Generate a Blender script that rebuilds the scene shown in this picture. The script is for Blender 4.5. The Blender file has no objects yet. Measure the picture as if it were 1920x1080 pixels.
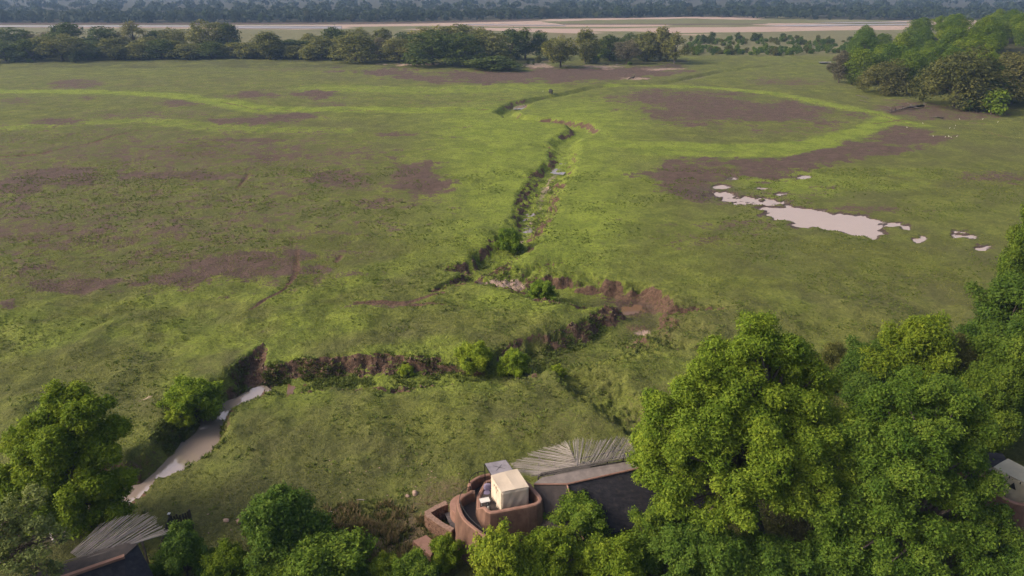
import bpy, bmesh, math, random
import numpy as np
from mathutils import Vector, Matrix, Quaternion

# ------------------------------------------------------------------ camera, sky, sun, exposure
sc = bpy.context.scene
col = sc.collection
FPX = 1297.0; PIT = math.radians(23.7); CAMH = 42.0
cam = bpy.data.cameras.new('camera'); cam_o = bpy.data.objects.new('camera', cam); col.objects.link(cam_o)
cam.sensor_width = 36.0; cam.lens = 36.0 * FPX / 1920.0; cam.clip_start = 0.5; cam.clip_end = 30000
cam_o.location = (0, 0, CAMH); cam_o.rotation_euler = (math.pi / 2 - PIT, 0, 0)
sc.camera = cam_o

SUN_AZ = math.radians(-98)      # compass angle from +Y towards +X: the light comes from the left
SUN_EL = math.radians(33)
w = bpy.data.worlds.new('World'); sc.world = w; w.use_nodes = True
nt = w.node_tree; nt.nodes.clear()
sky = nt.nodes.new('ShaderNodeTexSky'); sky.sky_type = 'NISHITA'; sky.sun_disc = False
sky.sun_elevation = SUN_EL; sky.sun_rotation = SUN_AZ; sky.air_density = 1.0; sky.dust_density = 9.0; sky.ozone_density = 1.0
bg = nt.nodes.new('ShaderNodeBackground'); bg.inputs['Strength'].default_value = 0.115
wo = nt.nodes.new('ShaderNodeOutputWorld')
nt.links.new(sky.outputs[0], bg.inputs[0]); nt.links.new(bg.outputs[0], wo.inputs[0])
sl = bpy.data.lights.new('sun', 'SUN'); sl.energy = 1.5; sl.angle = math.radians(18); sl.color = (1.0, 0.91, 0.79)
so = bpy.data.objects.new('sun', sl); col.objects.link(so)
sdir = Vector((math.sin(SUN_AZ) * math.cos(SUN_EL), math.cos(SUN_AZ) * math.cos(SUN_EL), math.sin(SUN_EL)))
so.rotation_euler = sdir.to_track_quat('Z', 'Y').to_euler(); so.location = (0, 0, 120)
vs = sc.view_settings; vs.view_transform = 'Standard'; vs.look = 'None'; vs.gamma = 1; vs.exposure = 0.78
sc.cycles.max_bounces = 6; sc.cycles.diffuse_bounces = 3; sc.cycles.transmission_bounces = 3
sc.cycles.denoising_prefilter = 'NONE'; sc.cycles.volume_bounces = 1; sc.cycles.caustics_reflective = False; sc.cycles.caustics_refractive = False

# ------------------------------------------------------------------ helpers
def P(px, py, z=0.0):
    """photograph pixel (1920 wide) -> the place at height z"""
    u = (px - 960) / FPX; v = (540 - py) / FPX
    t = (CAMH - z) / (math.sin(PIT) - v * math.cos(PIT))
    return Vector((t * u, t * (math.cos(PIT) + v * math.sin(PIT)), z))
def PY(px, py, Y):
    u = (px - 960) / FPX; v = (540 - py) / FPX
    t = Y / (math.cos(PIT) + v * math.sin(PIT))
    return Vector((t * u, Y, CAMH + t * (-math.sin(PIT) + v * math.cos(PIT))))
def to_px(x, y):
    """map coordinates of ground points (arrays)"""
    dep = y * math.cos(PIT) + CAMH * math.sin(PIT)
    upc = y * math.sin(PIT) - CAMH * math.cos(PIT)
    return 960 + FPX * x / dep, 540 - FPX * upc / dep

def hash2(ix, iy, s):
    h = (ix.astype(np.int64) * 374761393 + iy.astype(np.int64) * 668265263 + s * 974711) & 0x7fffffff
    h = ((h ^ (h >> 13)) * 1274126177) & 0x7fffffff
    return ((h ^ (h >> 16)) & 0xffff) / 65535.0
def vnoise(x, y, s=0):
    ix = np.floor(x); iy = np.floor(y); fx = x - ix; fy = y - iy
    fx = fx * fx * fx * (fx * (fx * 6 - 15) + 10); fy = fy * fy * fy * (fy * (fy * 6 - 15) + 10)
    a = hash2(ix, iy, s); b = hash2(ix + 1, iy, s); c = hash2(ix, iy + 1, s); d = hash2(ix + 1, iy + 1, s)
    return (a + (b - a) * fx) * (1 - fy) + (c + (d - c) * fx) * fy
def fbm(x, y, s=0, o=4, g=0.5):
    t = np.zeros_like(x); a = 1.0; n = 0.0
    for i in range(o):
        ca, sa = math.cos(0.7 * i + 0.3), math.sin(0.7 * i + 0.3)
        t += a * vnoise((x * ca - y * sa) * 2 ** i + 13.7 * i, (x * sa + y * ca) * 2 ** i + 7.1 * i, s + i); n += a; a *= g
    return t / n          # 0..1
def sstep(a, b, x):
    t = np.clip((x - a) / (b - a), 0, 1); return t * t * (3 - 2 * t)

def mesh_np(name, V, Fc, mat=None, smooth=False):
    """V (n,3), Fc (m,k) faces with k vertices"""
    V = np.ascontiguousarray(V, dtype=np.float32); Fc = np.ascontiguousarray(Fc, dtype=np.int32)
    m = bpy.data.meshes.new(name); k = Fc.shape[1]; nf = len(Fc)
    m.vertices.add(len(V)); m.vertices.foreach_set('co', V.ravel())
    m.loops.add(nf * k); m.loops.foreach_set('vertex_index', Fc.ravel())
    m.polygons.add(nf); m.polygons.foreach_set('loop_start', np.arange(0, nf * k, k, dtype=np.int32))
    if smooth: m.polygons.foreach_set('use_smooth', np.ones(nf, dtype=bool))
    m.update(calc_edges=True)
    if mat: m.materials.append(mat)
    return m
def face_attr(m, name, arr):
    a = m.attributes.new(name, 'FLOAT', 'FACE'); a.data.foreach_set('value', np.ascontiguousarray(arr, dtype=np.float32))
def vert_col(m, name, arr):
    a = m.attributes.new(name, 'FLOAT_COLOR', 'POINT'); a.data.foreach_set('color', np.ascontiguousarray(arr, dtype=np.float32).ravel())

def link(name, mesh, parent=None):
    o = bpy.data.objects.new(name, mesh); col.objects.link(o)
    if parent is not None: o.parent = parent
    return o
def tag(o, label=None, cat=None, group=None, kind=None):
    if label: o['label'] = label
    if cat: o['category'] = cat
    if group: o['group'] = group
    if kind: o['kind'] = kind
    return o
def empty(name, loc=(0, 0, 0), rz=0.0, s=1.0):
    e = bpy.data.objects.new(name, None); col.objects.link(e); e.empty_display_size = 0.3
    e.location = loc; e.rotation_euler = (0, 0, rz); e.scale = (s, s, s); return e
def wchild(name, mesh, root):
    """a part whose mesh is in world coordinates, under an unrotated root"""
    o = link(name, mesh, root); o.location = -Vector(root.location); return o
def copy_tree(root, loc, rz, s, color=None, sz=None):
    r = root.copy(); col.objects.link(r); r.location = loc; r.rotation_euler = (0, 0, rz); r.scale = (s, s, sz or s)
    for ch in list(root.children):
        c = ch.copy(); col.objects.link(c); c.parent = r
        if color and ch.name.startswith('crown'): c.color = (*color, 1)
    return r

class MB:
    """collects boxes, tubes and strips into one mesh"""
    def __init__(s): s.v = []; s.f = []
    def add(s, vs, fs):
        b = len(s.v); s.v += [tuple(p) for p in vs]; s.f += [tuple(i + b for i in f) for f in fs]
    def box(s, c, size, M=None):
        x, y, z = [q / 2 for q in size]; vs = []
        for a in (-x, x):
            for b in (-y, y):
                for d in (-z, z):
                    p = Vector((a, b, d))
                    if M: p = M @ p
                    vs.append(Vector(c) + p)
        s.add(vs, [(0, 1, 3, 2), (4, 6, 7, 5), (0, 4, 5, 1), (2, 3, 7, 6), (0, 2, 6, 4), (1, 5, 7, 3)])
    def beam(s, a, b, wd, ht, up=(0, 0, 1)):
        a = Vector(a); b = Vector(b); d = (b - a); L = d.length; d.normalize()
        side = d.cross(Vector(up)); side.normalize(); u = side.cross(d)
        vs = []
        for e in (a, b):
            for i, j in ((-1, -1), (1, -1), (1, 1), (-1, 1)): vs.append(e + side * i * wd / 2 + u * j * ht / 2)
        s.add(vs, [(3, 2, 1, 0), (4, 5, 6, 7), (0, 1, 5, 4), (1, 2, 6, 5), (2, 3, 7, 6), (3, 0, 4, 7)])
    def tube(s, pts, rad, n=7, cap=True):
        pts = [Vector(p) for p in pts]; rings = []
        ref = Vector((0.31, 0.17, 0.94))
        for i, p in enumerate(pts):
            d = (pts[min(i + 1, len(pts) - 1)] - pts[max(i - 1, 0)]); d.normalize()
            a = d.cross(ref)
            if a.length < 1e-3: a = d.cross(Vector((1, 0, 0)))
            a.normalize(); b = d.cross(a)
            r = rad[i] if hasattr(rad, '__len__') else rad
            rings.append([p + (a * math.cos(2 * math.pi * k / n) + b * math.sin(2 * math.pi * k / n)) * r for k in range(n)])
        fs = []; vs = [q for r in rings for q in r]
        for i in range(len(rings) - 1):
            for k in range(n): fs.append((i * n + k, i * n + (k + 1) % n, (i + 1) * n + (k + 1) % n, (i + 1) * n + k))
        if cap: fs.append(tuple(range(n))[::-1]); fs.append(tuple((len(rings) - 1) * n + k for k in range(n)))
        s.add(vs, fs)
    def poly(s, pts): s.add(pts, [tuple(range(len(pts)))])
    def prism(s, pts, z0, z1):
        n = len(pts); vs = [(p[0], p[1], z0) for p in pts] + [(p[0], p[1], z1) for p in pts]
        s.add(vs, [tuple(range(n))[::-1], tuple(range(n, 2 * n))] + [(i, (i + 1) % n, n + (i + 1) % n, n + i) for i in range(n)])
    def mesh(s, name, mat=None, smooth=False, bevel=0.0):
        m = bpy.data.meshes.new(name); m.from_pydata(s.v, [], s.f)
        bm = bmesh.new(); bm.from_mesh(m); bmesh.ops.recalc_face_normals(bm, faces=bm.faces)
        if bevel: bmesh.ops.bevel(bm, geom=bm.edges[:], offset=bevel, segments=2, affect='EDGES', profile=0.6)
        bm.to_mesh(m); bm.free()
        if smooth:
            for p in m.polygons: p.use_smooth = True
        if mat: m.materials.append(mat)
        m.update(); return m

# ------------------------------------------------------------------ materials
def new_mat(name):
    m = bpy.data.materials.new(name); m.use_nodes = True; m.node_tree.nodes.clear(); return m, m.node_tree
def N(t, kind, **kw):
    n = t.nodes.new(kind)
    for k, v in kw.items():
        if k in n.inputs: n.inputs[k].default_value = v
        else: setattr(n, k, v)
    return n
def mixc(t, fac, a, b, blend='MIX'):
    n = t.nodes.new('ShaderNodeMix'); n.data_type = 'RGBA'; n.blend_type = blend; n.clamp_factor = True
    for i, v in ((0, fac), (6, a), (7, b)):
        if hasattr(v, 'is_linked'): t.links.new(v, n.inputs[i])
        elif isinstance(v, (int, float)): n.inputs[i].default_value = v
        else: n.inputs[i].default_value = (*v[:3], 1)
    return n.outputs[2]
def math_(t, op, a, b=0.0, c=0.0, clamp=False):
    n = t.nodes.new('ShaderNodeMath'); n.operation = op; n.use_clamp = clamp
    for i, v in enumerate((a, b, c)):
        if hasattr(v, 'is_linked'): t.links.new(v, n.inputs[i])
        else: n.inputs[i].default_value = v
    return n.outputs[0]
def ramp01(t, v, a, b):
    n = t.nodes.new('ShaderNodeMapRange'); n.interpolation_type = 'SMOOTHSTEP'; t.links.new(v, n.inputs[0])
    n.inputs[1].default_value = a; n.inputs[2].default_value = b; return n.outputs[0]
def noise(t, vec, scale, detail=3.0, rough=0.55, dist=0.0):
    n = N(t, 'ShaderNodeTexNoise', Scale=scale, Detail=detail, Roughness=rough, Distortion=dist); t.links.new(vec, n.inputs['Vector']); return n.outputs['Fac']
def simple(name, c1, c2, scale=4.0, rough=0.85, bump=0.0, bscale=20.0, stretch=None, streak=None, spec=0.3):
    m, t = new_mat(name); o = N(t, 'ShaderNodeOutputMaterial'); b = N(t, 'ShaderNodeBsdfPrincipled', Roughness=rough)
    b.inputs['Specular IOR Level'].default_value = spec
    tc = N(t, 'ShaderNodeTexCoord'); v = tc.outputs['Object']
    if stretch:
        mp = N(t, 'ShaderNodeMapping'); mp.inputs['Scale'].default_value = stretch; t.links.new(v, mp.inputs[0]); v = mp.outputs[0]
    f = ramp01(t, noise(t, v, scale, 6, 0.62), 0.3, 0.7); c = mixc(t, f, c1, c2)
    oi = N(t, 'ShaderNodeObjectInfo'); c = mixc(t, math_(t, 'MULTIPLY', oi.outputs['Random'], 0.35), c, [q * 0.6 for q in c1])
    if streak:
        f2 = ramp01(t, noise(t, tc.outputs['Object'], streak[0], 4, 0.6), 0.52, 0.72); c = mixc(t, math_(t, 'MULTIPLY', f2, streak[1]), c, streak[2])
    t.links.new(c, b.inputs['Base Color'])
    if bump:
        bp = N(t, 'ShaderNodeBump', Strength=0.8, Distance=bump); t.links.new(noise(t, v, bscale, 4), bp.inputs['Height']); t.links.new(bp.outputs[0], b.inputs['Normal'])
    t.links.new(b.outputs[0], o.inputs[0]); return m

def leaf_material():
    m, t = new_mat('leaves'); o = N(t, 'ShaderNodeOutputMaterial')
    oi = N(t, 'ShaderNodeObjectInfo'); at = N(t, 'ShaderNodeAttribute', attribute_name='tint')
    hs = N(t, 'ShaderNodeHueSaturation'); t.links.new(oi.outputs['Color'], hs.inputs['Color'])
    tint = at.outputs['Fac']
    t.links.new(math_(t, 'MULTIPLY_ADD', tint, 0.9, 0.55), hs.inputs['Value'])
    t.links.new(math_(t, 'MULTIPLY_ADD', tint, -0.05, 0.525), hs.inputs['Hue'])
    c = hs.outputs[0]
    d = N(t, 'ShaderNodeBsdfPrincipled', Roughness=0.6); d.inputs['Specular IOR Level'].default_value = 0.08
    t.links.new(c, d.inputs['Base Color'])
    tr = N(t, 'ShaderNodeBsdfTranslucent'); t.links.new(mixc(t, 0.5, c, (1.0, 0.95, 0.25), 'MULTIPLY'), tr.inputs[0])
    mx = N(t, 'ShaderNodeMixShader'); mx.inputs[0].default_value = 0.33
    t.links.new(d.outputs[0], mx.inputs[1]); t.links.new(tr.outputs[0], mx.inputs[2]); t.links.new(mx.outputs[0], o.inputs[0]); return m
LEAF = leaf_material()
BARK = simple('bark', (0.075, 0.058, 0.045), (0.15, 0.125, 0.105), 3.0, 0.9, 0.03, 9.0, (1, 1, 0.25))
DEADWOOD = simple('dead_wood', (0.05, 0.04, 0.034), (0.2, 0.17, 0.145), 2.0, 0.9, 0.02, 9.0)
TERRA = simple('terracotta_plaster', (0.135, 0.073, 0.052), (0.235, 0.136, 0.098), 1.6, 0.9, 0.025, 9.0, (1, 1, .35), (1.1, 0.7, (0.095, 0.056, 0.043)))
TERRATOP = simple('terracotta_coping', (0.25, 0.135, 0.098), (0.32, 0.185, 0.14), 1.6, 0.88, 0.008, 14.0)
DARKFLOOR = simple('dark_screed', (0.045, 0.036, 0.034), (0.075, 0.058, 0.054), 1.5, 0.8, 0.004, 12.0)
CEMENT = simple('pale_cement', (0.17, 0.143, 0.133), (0.25, 0.208, 0.19), 1.8, 0.9, 0.01, 10.0, None, (1.2, 0.5, (0.15, 0.12, 0.11)))
DARKROOF = simple('dark_roof_sheeting', (0.012, 0.012, 0.017), (0.034, 0.031, 0.038), 1.2, 0.75, 0.04, 6.0, (1, 3, 3), (2.2, 0.4, (0.075, 0.062, 0.05)))
BROWNROOF = simple('brown_roof', (0.05, 0.042, 0.04), (0.085, 0.066, 0.06), 1.6, 0.85, 0.02, 9.0)
POLE = simple('weathered_poles', (0.24, 0.21, 0.195), (0.44, 0.39, 0.36), 2.0, 0.85)
STICK = simple('dark_sticks', (0.09, 0.078, 0.072), (0.18, 0.155, 0.14), 2.0, 0.9)
CANVAS = simple('cream_canvas', (0.56, 0.46, 0.36), (0.68, 0.565, 0.45), 0.9, 0.9, 0.02, 4.0)
CANVAS2 = simple('olive_canvas', (0.36, 0.33, 0.25), (0.45, 0.41, 0.31), 0.9, 0.9, 0.03, 3.0)
BLACK = simple('black_metal', (0.012, 0.012, 0.013), (0.02, 0.02, 0.02), 3.0, 0.5)
GREYMESH = simple('grey_net', (0.2, 0.18, 0.2), (0.27, 0.245, 0.27), 2.0, 0.7)
LILAC = simple('lilac_fabric', (0.18, 0.15, 0.24), (0.26, 0.22, 0.33), 3.0, 0.9)
WHITE = simple('white_paint', (0.6, 0.58, 0.56), (0.7, 0.68, 0.66), 3.0, 0.6)
DECK = simple('deck_boards', (0.085, 0.075, 0.078), (0.15, 0.13, 0.13), 2.0, 0.75, 0.004, 20, (1, 6, 1))
STONE = simple('red_stone', (0.12, 0.066, 0.045), (0.28, 0.165, 0.115), 5.0, 0.9, 0.02, 20.0)
STONETOP = simple('stone_coping', (0.22, 0.135, 0.1), (0.33, 0.215, 0.165), 5.0, 0.9, 0.01, 20.0)
ROCK = simple('pale_rock', (0.3, 0.2, 0.15), (0.42, 0.3, 0.23), 3.0, 0.9, 0.03, 6.0)
FENCEW = simple('dark_timber', (0.035, 0.03, 0.026), (0.085, 0.072, 0.06), 3.0, 0.85, 0.01, 8, (1, 1, 0.15))
SKIN = simple('elephant_skin', (0.03, 0.028, 0.029), (0.055, 0.05, 0.05), 3.0, 0.9, 0.01, 12)
FEATHER = simple('white_feathers', (0.7, 0.67, 0.62), (0.78, 0.75, 0.7), 3.0, 0.8)

def ground_material():
    m, t = new_mat('grassland'); o = N(t, 'ShaderNodeOutputMaterial'); b = N(t, 'ShaderNodeBsdfPrincipled', Roughness=0.95)
    b.inputs['Specular IOR Level'].default_value = 0.12
    v = N(t, 'ShaderNodeTexCoord').outputs['Object']
    A = N(t, 'ShaderNodeAttribute', attribute_name='cover_a'); B = N(t, 'ShaderNodeAttribute', attribute_name='cover_b')
    sa = N(t, 'ShaderNodeSeparateColor'); t.links.new(A.outputs['Color'], sa.inputs[0])
    sb = N(t, 'ShaderNodeSeparateColor'); t.links.new(B.outputs['Color'], sb.inputs[0])
    mud, lush, soil, sand = sa.outputs[0], sa.outputs[1], sa.outputs[2], A.outputs['Alpha']
    dry, wet, floor, plain = sb.outputs[0], sb.outputs[1], sb.outputs[2], B.outputs['Alpha']
    nbig = noise(t, v, 0.05, 5, 0.6); nmid = noise(t, v, 0.42, 5, 0.65, 0.4); nfine = noise(t, v, 2.6, 4, 0.7); ntuft = noise(t, v, 9.0, 3, 0.7)
    npat = noise(t, v, 0.16, 5, 0.68, 0.6)
    g = mixc(t, ramp01(t, npat, 0.36, 0.64), (0.098, 0.11, 0.027), (0.146, 0.152, 0.038))
    g = mixc(t, math_(t, 'MULTIPLY', ramp01(t, nbig, 0.42, 0.62), 0.7), g, (0.108, 0.104, 0.044))
    gl = mixc(t, ramp01(t, npat, 0.34, 0.66), (0.158, 0.215, 0.024), (0.235, 0.292, 0.04))
    c = mixc(t, math_(t, 'ADD', lush, math_(t, 'MULTIPLY_ADD', npat, 1.1, -0.55), clamp=True), g, gl)
    c = mixc(t, math_(t, 'MULTIPLY', ramp01(t, nmid, 0.5, 0.7), 0.45), c, (0.078, 0.08, 0.032))
    c = mixc(t, math_(t, 'MULTIPLY', ramp01(t, nfine, 0.44, 0.64), 0.5), c, (0.06, 0.07, 0.022))
    nclump = noise(t, v, 1.1, 4, 0.72, 0.5)
    c = mixc(t, math_(t, 'MULTIPLY', ramp01(t, nclump, 0.5, 0.64), 0.3), c, (0.062, 0.078, 0.022))
    c = mixc(t, math_(t, 'MULTIPLY', ramp01(t, nclump, 0.47, 0.36), 0.22), c, (0.26, 0.27, 0.08))
    c = mixc(t, math_(t, 'MULTIPLY', ramp01(t, ntuft, 0.5, 0.72), 0.42), c, (0.23, 0.24, 0.075))
    # pale plain beyond the trees
    c = mixc(t, plain, c, mixc(t, nbig, (0.125, 0.125, 0.058), (0.2, 0.175, 0.095)))
    # dry tan grass
    c = mixc(t, ramp01(t, math_(t, 'ADD', dry, math_(t, 'MULTIPLY_ADD', nfine, 0.9, -0.45)), 0.3, 0.75), c, mixc(t, ntuft, (0.125, 0.092, 0.05), (0.23, 0.175, 0.1)))
    # bare brown mud in ragged patches
    mudc = mixc(t, ramp01(t, nmid, 0.3, 0.7), (0.082, 0.056, 0.045), (0.132, 0.088, 0.072))
    mudc = mixc(t, math_(t, 'MULTIPLY', ramp01(t, nfine, 0.5, 0.7), 0.5), mudc, (0.06, 0.046, 0.036))
    mf = math_(t, 'ADD', mud, math_(t, 'ADD', math_(t, 'ADD', math_(t, 'MULTIPLY_ADD', nmid, 1.3, -0.65), math_(t, 'MULTIPLY_ADD', npat, 1.1, -0.55)), math_(t, 'MULTIPLY_ADD', nfine, 1.1, -0.55)))
    c = mixc(t, ramp01(t, mf, 0.4, 0.62), c, mudc)
    # cut banks
    soilc = mixc(t, ramp01(t, nfine, 0.3, 0.7), (0.082, 0.052, 0.037), (0.165, 0.102, 0.072))
    sf = math_(t, 'ADD', soil, math_(t, 'MULTIPLY_ADD', nfine, 0.7, -0.35))
    c = mixc(t, ramp01(t, sf, 0.38, 0.64), c, soilc)
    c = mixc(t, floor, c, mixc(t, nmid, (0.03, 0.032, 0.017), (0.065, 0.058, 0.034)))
    sandc = mixc(t, nmid, (0.33, 0.235, 0.19), (0.47, 0.35, 0.29))
    c = mixc(t, ramp01(t, math_(t, 'ADD', sand, math_(t, 'MULTIPLY_ADD', nmid, 0.4, -0.2)), 0.32, 0.6), c, sandc)
    c = mixc(t, math_(t, 'MULTIPLY', wet, 0.55), c, (0.07, 0.05, 0.042))
    t.links.new(c, b.inputs['Base Color'])
    t.links.new(math_(t, 'MULTIPLY_ADD', wet, -0.55, 0.95), b.inputs['Roughness'])
    bp = N(t, 'ShaderNodeBump', Strength=1.0, Distance=0.34); t.links.new(nfine, bp.inputs['Height'])
    bp2 = N(t, 'ShaderNodeBump', Strength=1.0, Distance=0.1); t.links.new(ntuft, bp2.inputs['Height']); t.links.new(bp.outputs[0], bp2.inputs['Normal'])
    t.links.new(bp2.outputs[0], b.inputs['Normal']); t.links.new(b.outputs[0], o.inputs[0]); return m
GROUND = ground_material()
def water_material(name, c1, c2, rough, metal=0.0):
    m, t = new_mat(name); o = N(t, 'ShaderNodeOutputMaterial'); b = N(t, 'ShaderNodeBsdfPrincipled', Roughness=rough); b.inputs['IOR'].default_value = 1.33
    b.inputs['Specular IOR Level'].default_value = 0.9; b.inputs['Metallic'].default_value = metal
    v = N(t, 'ShaderNodeTexCoord').outputs['Object']
    t.links.new(mixc(t, noise(t, v, 0.5, 3), c1, c2), b.inputs['Base Color'])
    bp = N(t, 'ShaderNodeBump', Strength=0.25, Distance=0.02); t.links.new(noise(t, v, 3.0, 3), bp.inputs['Height']); t.links.new(bp.outputs[0], b.inputs['Normal'])
    t.links.new(b.outputs[0], o.inputs[0]); return m
WATER = water_material('silty_water', (0.6, 0.475, 0.405), (0.66, 0.53, 0.455), 0.03, 0.62)
WATERP = water_material('pond_water_surface', (0.62, 0.465, 0.38), (0.68, 0.515, 0.425), 0.05, 0.4)
WATERR = water_material('red_water', (0.17, 0.1, 0.065), (0.22, 0.13, 0.085), 0.08, 0.2)
RIVERW = water_material('river_water', (0.3, 0.26, 0.255), (0.4, 0.345, 0.33), 0.3)

# ------------------------------------------------------------------ ground sheet
# gullies: points (px, py, height the pixel was read at, half width, depth, steep left, steep right of the way down)
G_MAIN = [(1575,116,0,2.2,.9,.5,.5),(1480,121,0,2,.9,.5,.5),(1400,127,0,2,.9,.5,.5),(1340,136,0,2,1,.5,.5),(1303,148,-1,2.6,1.5,.5,.5),
 (1250,154,0,2,1,.7,.4),(1180,158,0,2.2,1.1,.7,.4),(1110,164,0,2.4,1.3,.7,.4),(1045,178,0,2.6,1.4,.7,.5),(1000,186,0,3,1.5,.7,.7),(977,197,-1.2,3.6,2.0,.6,.6),
 (947,209,0,3.2,2.0,.6,.6),(962,216,0,3.2,2.1,.8,.6),(1000,222,0,3.2,2.2,.8,.6),(1050,226,0,3.4,2.2,.8,.6),(1086,232,0,3.8,2.2,.7,.7),(1097,242,0,3.8,1.8,.6,.7),(1072,252,0,3.8,1.8,.5,.8),
 (1058,264,0,3.4,1.5,.5,.6),(1057,280,0,3.2,1.5,.5,.55),(1056,298,0,3.2,1.6,.5,.5),(1048,314,0,3.5,1.85,.55,.55),(1030,326,0,3.9,1.6,.55,.6),(1028,342,0,3.6,1.5,.55,.5),(1014,362,0,3.7,1.55,.55,.55),(1006,381,0,3.6,1.6,.55,.5),
 (1000,402,0,3.6,1.65,.55,.55),(988,424,0,3.5,1.7,.55,.6),(968,446,0,3.6,1.75,.55,.6),(945,466,0,3.7,1.8,.55,.65),(912,490,0,3.6,1.9,.5,.85),(893,508,-.6,3.2,1.7,.5,.8),(900,521,-1,2.8,1.4,.5,.6),
 (935,531,-1,3,1.2,.5,.4),(985,542,-1,3.6,1.6,.7,.4),(1050,556,-1.6,4.6,2.1,.75,.3),(1120,568,-1.9,4.8,2.4,.8,.3),(1180,579,-2.2,4.8,2.75,.8,.4),(1208,597,-2,4.2,2.4,.8,.5),
 (1180,622,-1.8,4.2,2.2,.35,.8),(1130,648,-1.8,4.4,2.2,.25,.8),(1060,672,-1.8,4.2,2.2,.3,.85),(985,690,-1.8,3.6,2.1,.3,.8),(920,692,-.4,3.0,2.0,.4,.9),
 (850,690,0,3,1.9,.4,.5),(760,691,0,3,1.95,.4,.55),(680,693,0,3,2.0,.4,.5),(600,697,0,3.0,2.1,.4,.55),(540,708,-.6,3.0,2.2,.4,.5),(490,735,-2,2.4,2.4,.5,.5),
 (440,757,-2,1.92,2.75,.3,.1),(397,785,-2,1.86,2.75,.3,.1),(385,815,-2,2.04,2.75,.3,.1),(357,853,-2,2.16,2.75,.3,.1),(315,886,-2,1.92,2.75,.3,.1),(275,910,-2,1.5,2.75,.3,.1),(200,950,-2,3.2,2.6,.5,.3),(90,1000,-2,3.2,2.5,.5,.3),(-60,1050,-2,3.2,2.5,.5,.3)]
G_SIDE = [
 [(1197,802,-.6,1.6,.9,.5,.5),(1150,770,-1,2.2,1.3,.5,.4),(1100,735,-1.2,2.3,1.5,.6,.4),(1062,705,-1.2,2.2,1.6,.7,.4),(1040,690,-1.4,2.1,1.7,.6,.5),(1008,690,-1.6,2.2,1.9,.5,.5)],
 [(492,652,0,.9,.7,.7,.7),(468,678,0,1.7,1.5,.8,.8),(466,705,-.8,2.2,2.0,.7,.7),(478,730,-1.6,2.4,2.2,.6,.6)],
 [(828,499,0,.8,.45,.8,.8),(862,505,-.4,1.6,1.2,.8,.8),(892,508,-1,2,1.8,.8,.8)],
 [(812,541,0,.8,.45,.8,.8),(855,530,-.4,1.3,1.0,.9,.7),(893,522,-1,1.6,1.5,.8,.8)],
 [(1350,575,0,1,.45,.7,.7),(1300,577,0,1.4,.9,.7,.7),(1245,584,-.5,2,1.6,.7,.7),(1210,594,-1,2.2,2.2,.6,.6)],
 [(1325,613,0,1,.7,.7,.7),(1275,606,0,1.8,1.2,.7,.7),(1228,603,-.8,2.2,1.8,.7,.7)],
 [(1300,644,0,1,.6,.7,.7),(1252,632,0,1.6,1.1,.8,.8),(1212,618,-.8,2,1.7,.7,.7)],
 [(1045,492,0,1,.4,.4,.6),(992,507,0,2.2,.9,.4,.6),(930,524,-.8,2.8,1.3,.4,.5)],
 [(1120,672,0,1.2,.7,.6,.6),(1085,668,0,1.6,1.2,.6,.6)],
 [(1000,272,0,1,.6,.7,.7),(1030,274,0,1.6,1.3,.7,.7)],[(980,330,0,.9,.5,.7,.7),(1010,334,0,1.8,1.3,.7,.7)],[(985,357,0,.8,.5,.7,.7),(1012,360,0,1.6,1.2,.7,.7)],
 [(1080,276,0,.9,.5,.7,.7),(1058,280,0,1.6,1.1,.7,.7)],[(1040,372,0,.9,.4,.7,.7),(1022,372,0,1.4,1.1,.7,.7)]]
# shallow ditches and game paths: (points, half width m, depth m, bare soil)
DITCH = [([(0,293),(70,287),(120,277),(180,265),(230,250),(275,240)],.9,.35,.75),([(-40,293),(70,290)],.7,.3,.7),([(447,352),(458,338),(466,324)],.7,.25,.8),
 ([(420,191),(450,197),(480,204),(560,206),(700,207),(820,206),(915,204)],1.1,.45,.6),([(760,193),(850,191),(960,186)],1.0,.5,.7),
 ([(470,582),(500,562),(535,540),(555,515),(558,470)],.45,.12,.95),([(630,492),(640,480)],.6,.15,.9),
 ([(1150,159),(1300,163),(1330,166),(1450,178),(1560,199),(1640,213),(1720,235)],1.2,.4,.6),([(1640,232),(1700,222),(1780,232),(1900,258)],1,.3,.6),([(1060,182),(1110,180)],.8,.4,.7),
 ([(200,161),(290,160),(390,155)],.8,.3,.6),([(1110,137),(1135,147)],1,.3,.5),([(670,572),(760,566),(830,545)],.5,.1,.8),
 ([(1270,120),(1400,118),(1560,112)],2,.7,.5),([(1560,120),(1600,119)],2,.7,.5)]
SIG = lambda pts: [P(p[0], p[1], p[2]) for p in pts]

def seg_field(x, y, pts, vals, reach):
    """distance to polyline, interpolated values and side (+ left of the way)"""
    n = len(x); best = np.full(n, 1e9); out = np.zeros((n, vals.shape[1])); side = np.zeros(n)
    for i in range(len(pts) - 1):
        ax, ay = pts[i][0], pts[i][1]; bx, by = pts[i + 1][0], pts[i + 1][1]
        sel = np.where((x > min(ax, bx) - reach) & (x < max(ax, bx) + reach) & (y > min(ay, by) - reach) & (y < max(ay, by) + reach))[0]
        if len(sel) == 0: continue
        dx, dy = bx - ax, by - ay; L2 = dx * dx + dy * dy
        rx = x[sel] - ax; ry = y[sel] - ay
        tt = np.clip((rx * dx + ry * dy) / L2, 0, 1); d = np.hypot(rx - tt * dx, ry - tt * dy)
        up = d < best[sel]; s2 = sel[up]; t2 = tt[up][:, None]
        best[s2] = d[up]; out[s2] = vals[i] * (1 - t2) + vals[i + 1] * t2; side[s2] = np.sign(dx * ry - dy * rx)[up]
    return best, out, side

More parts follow.
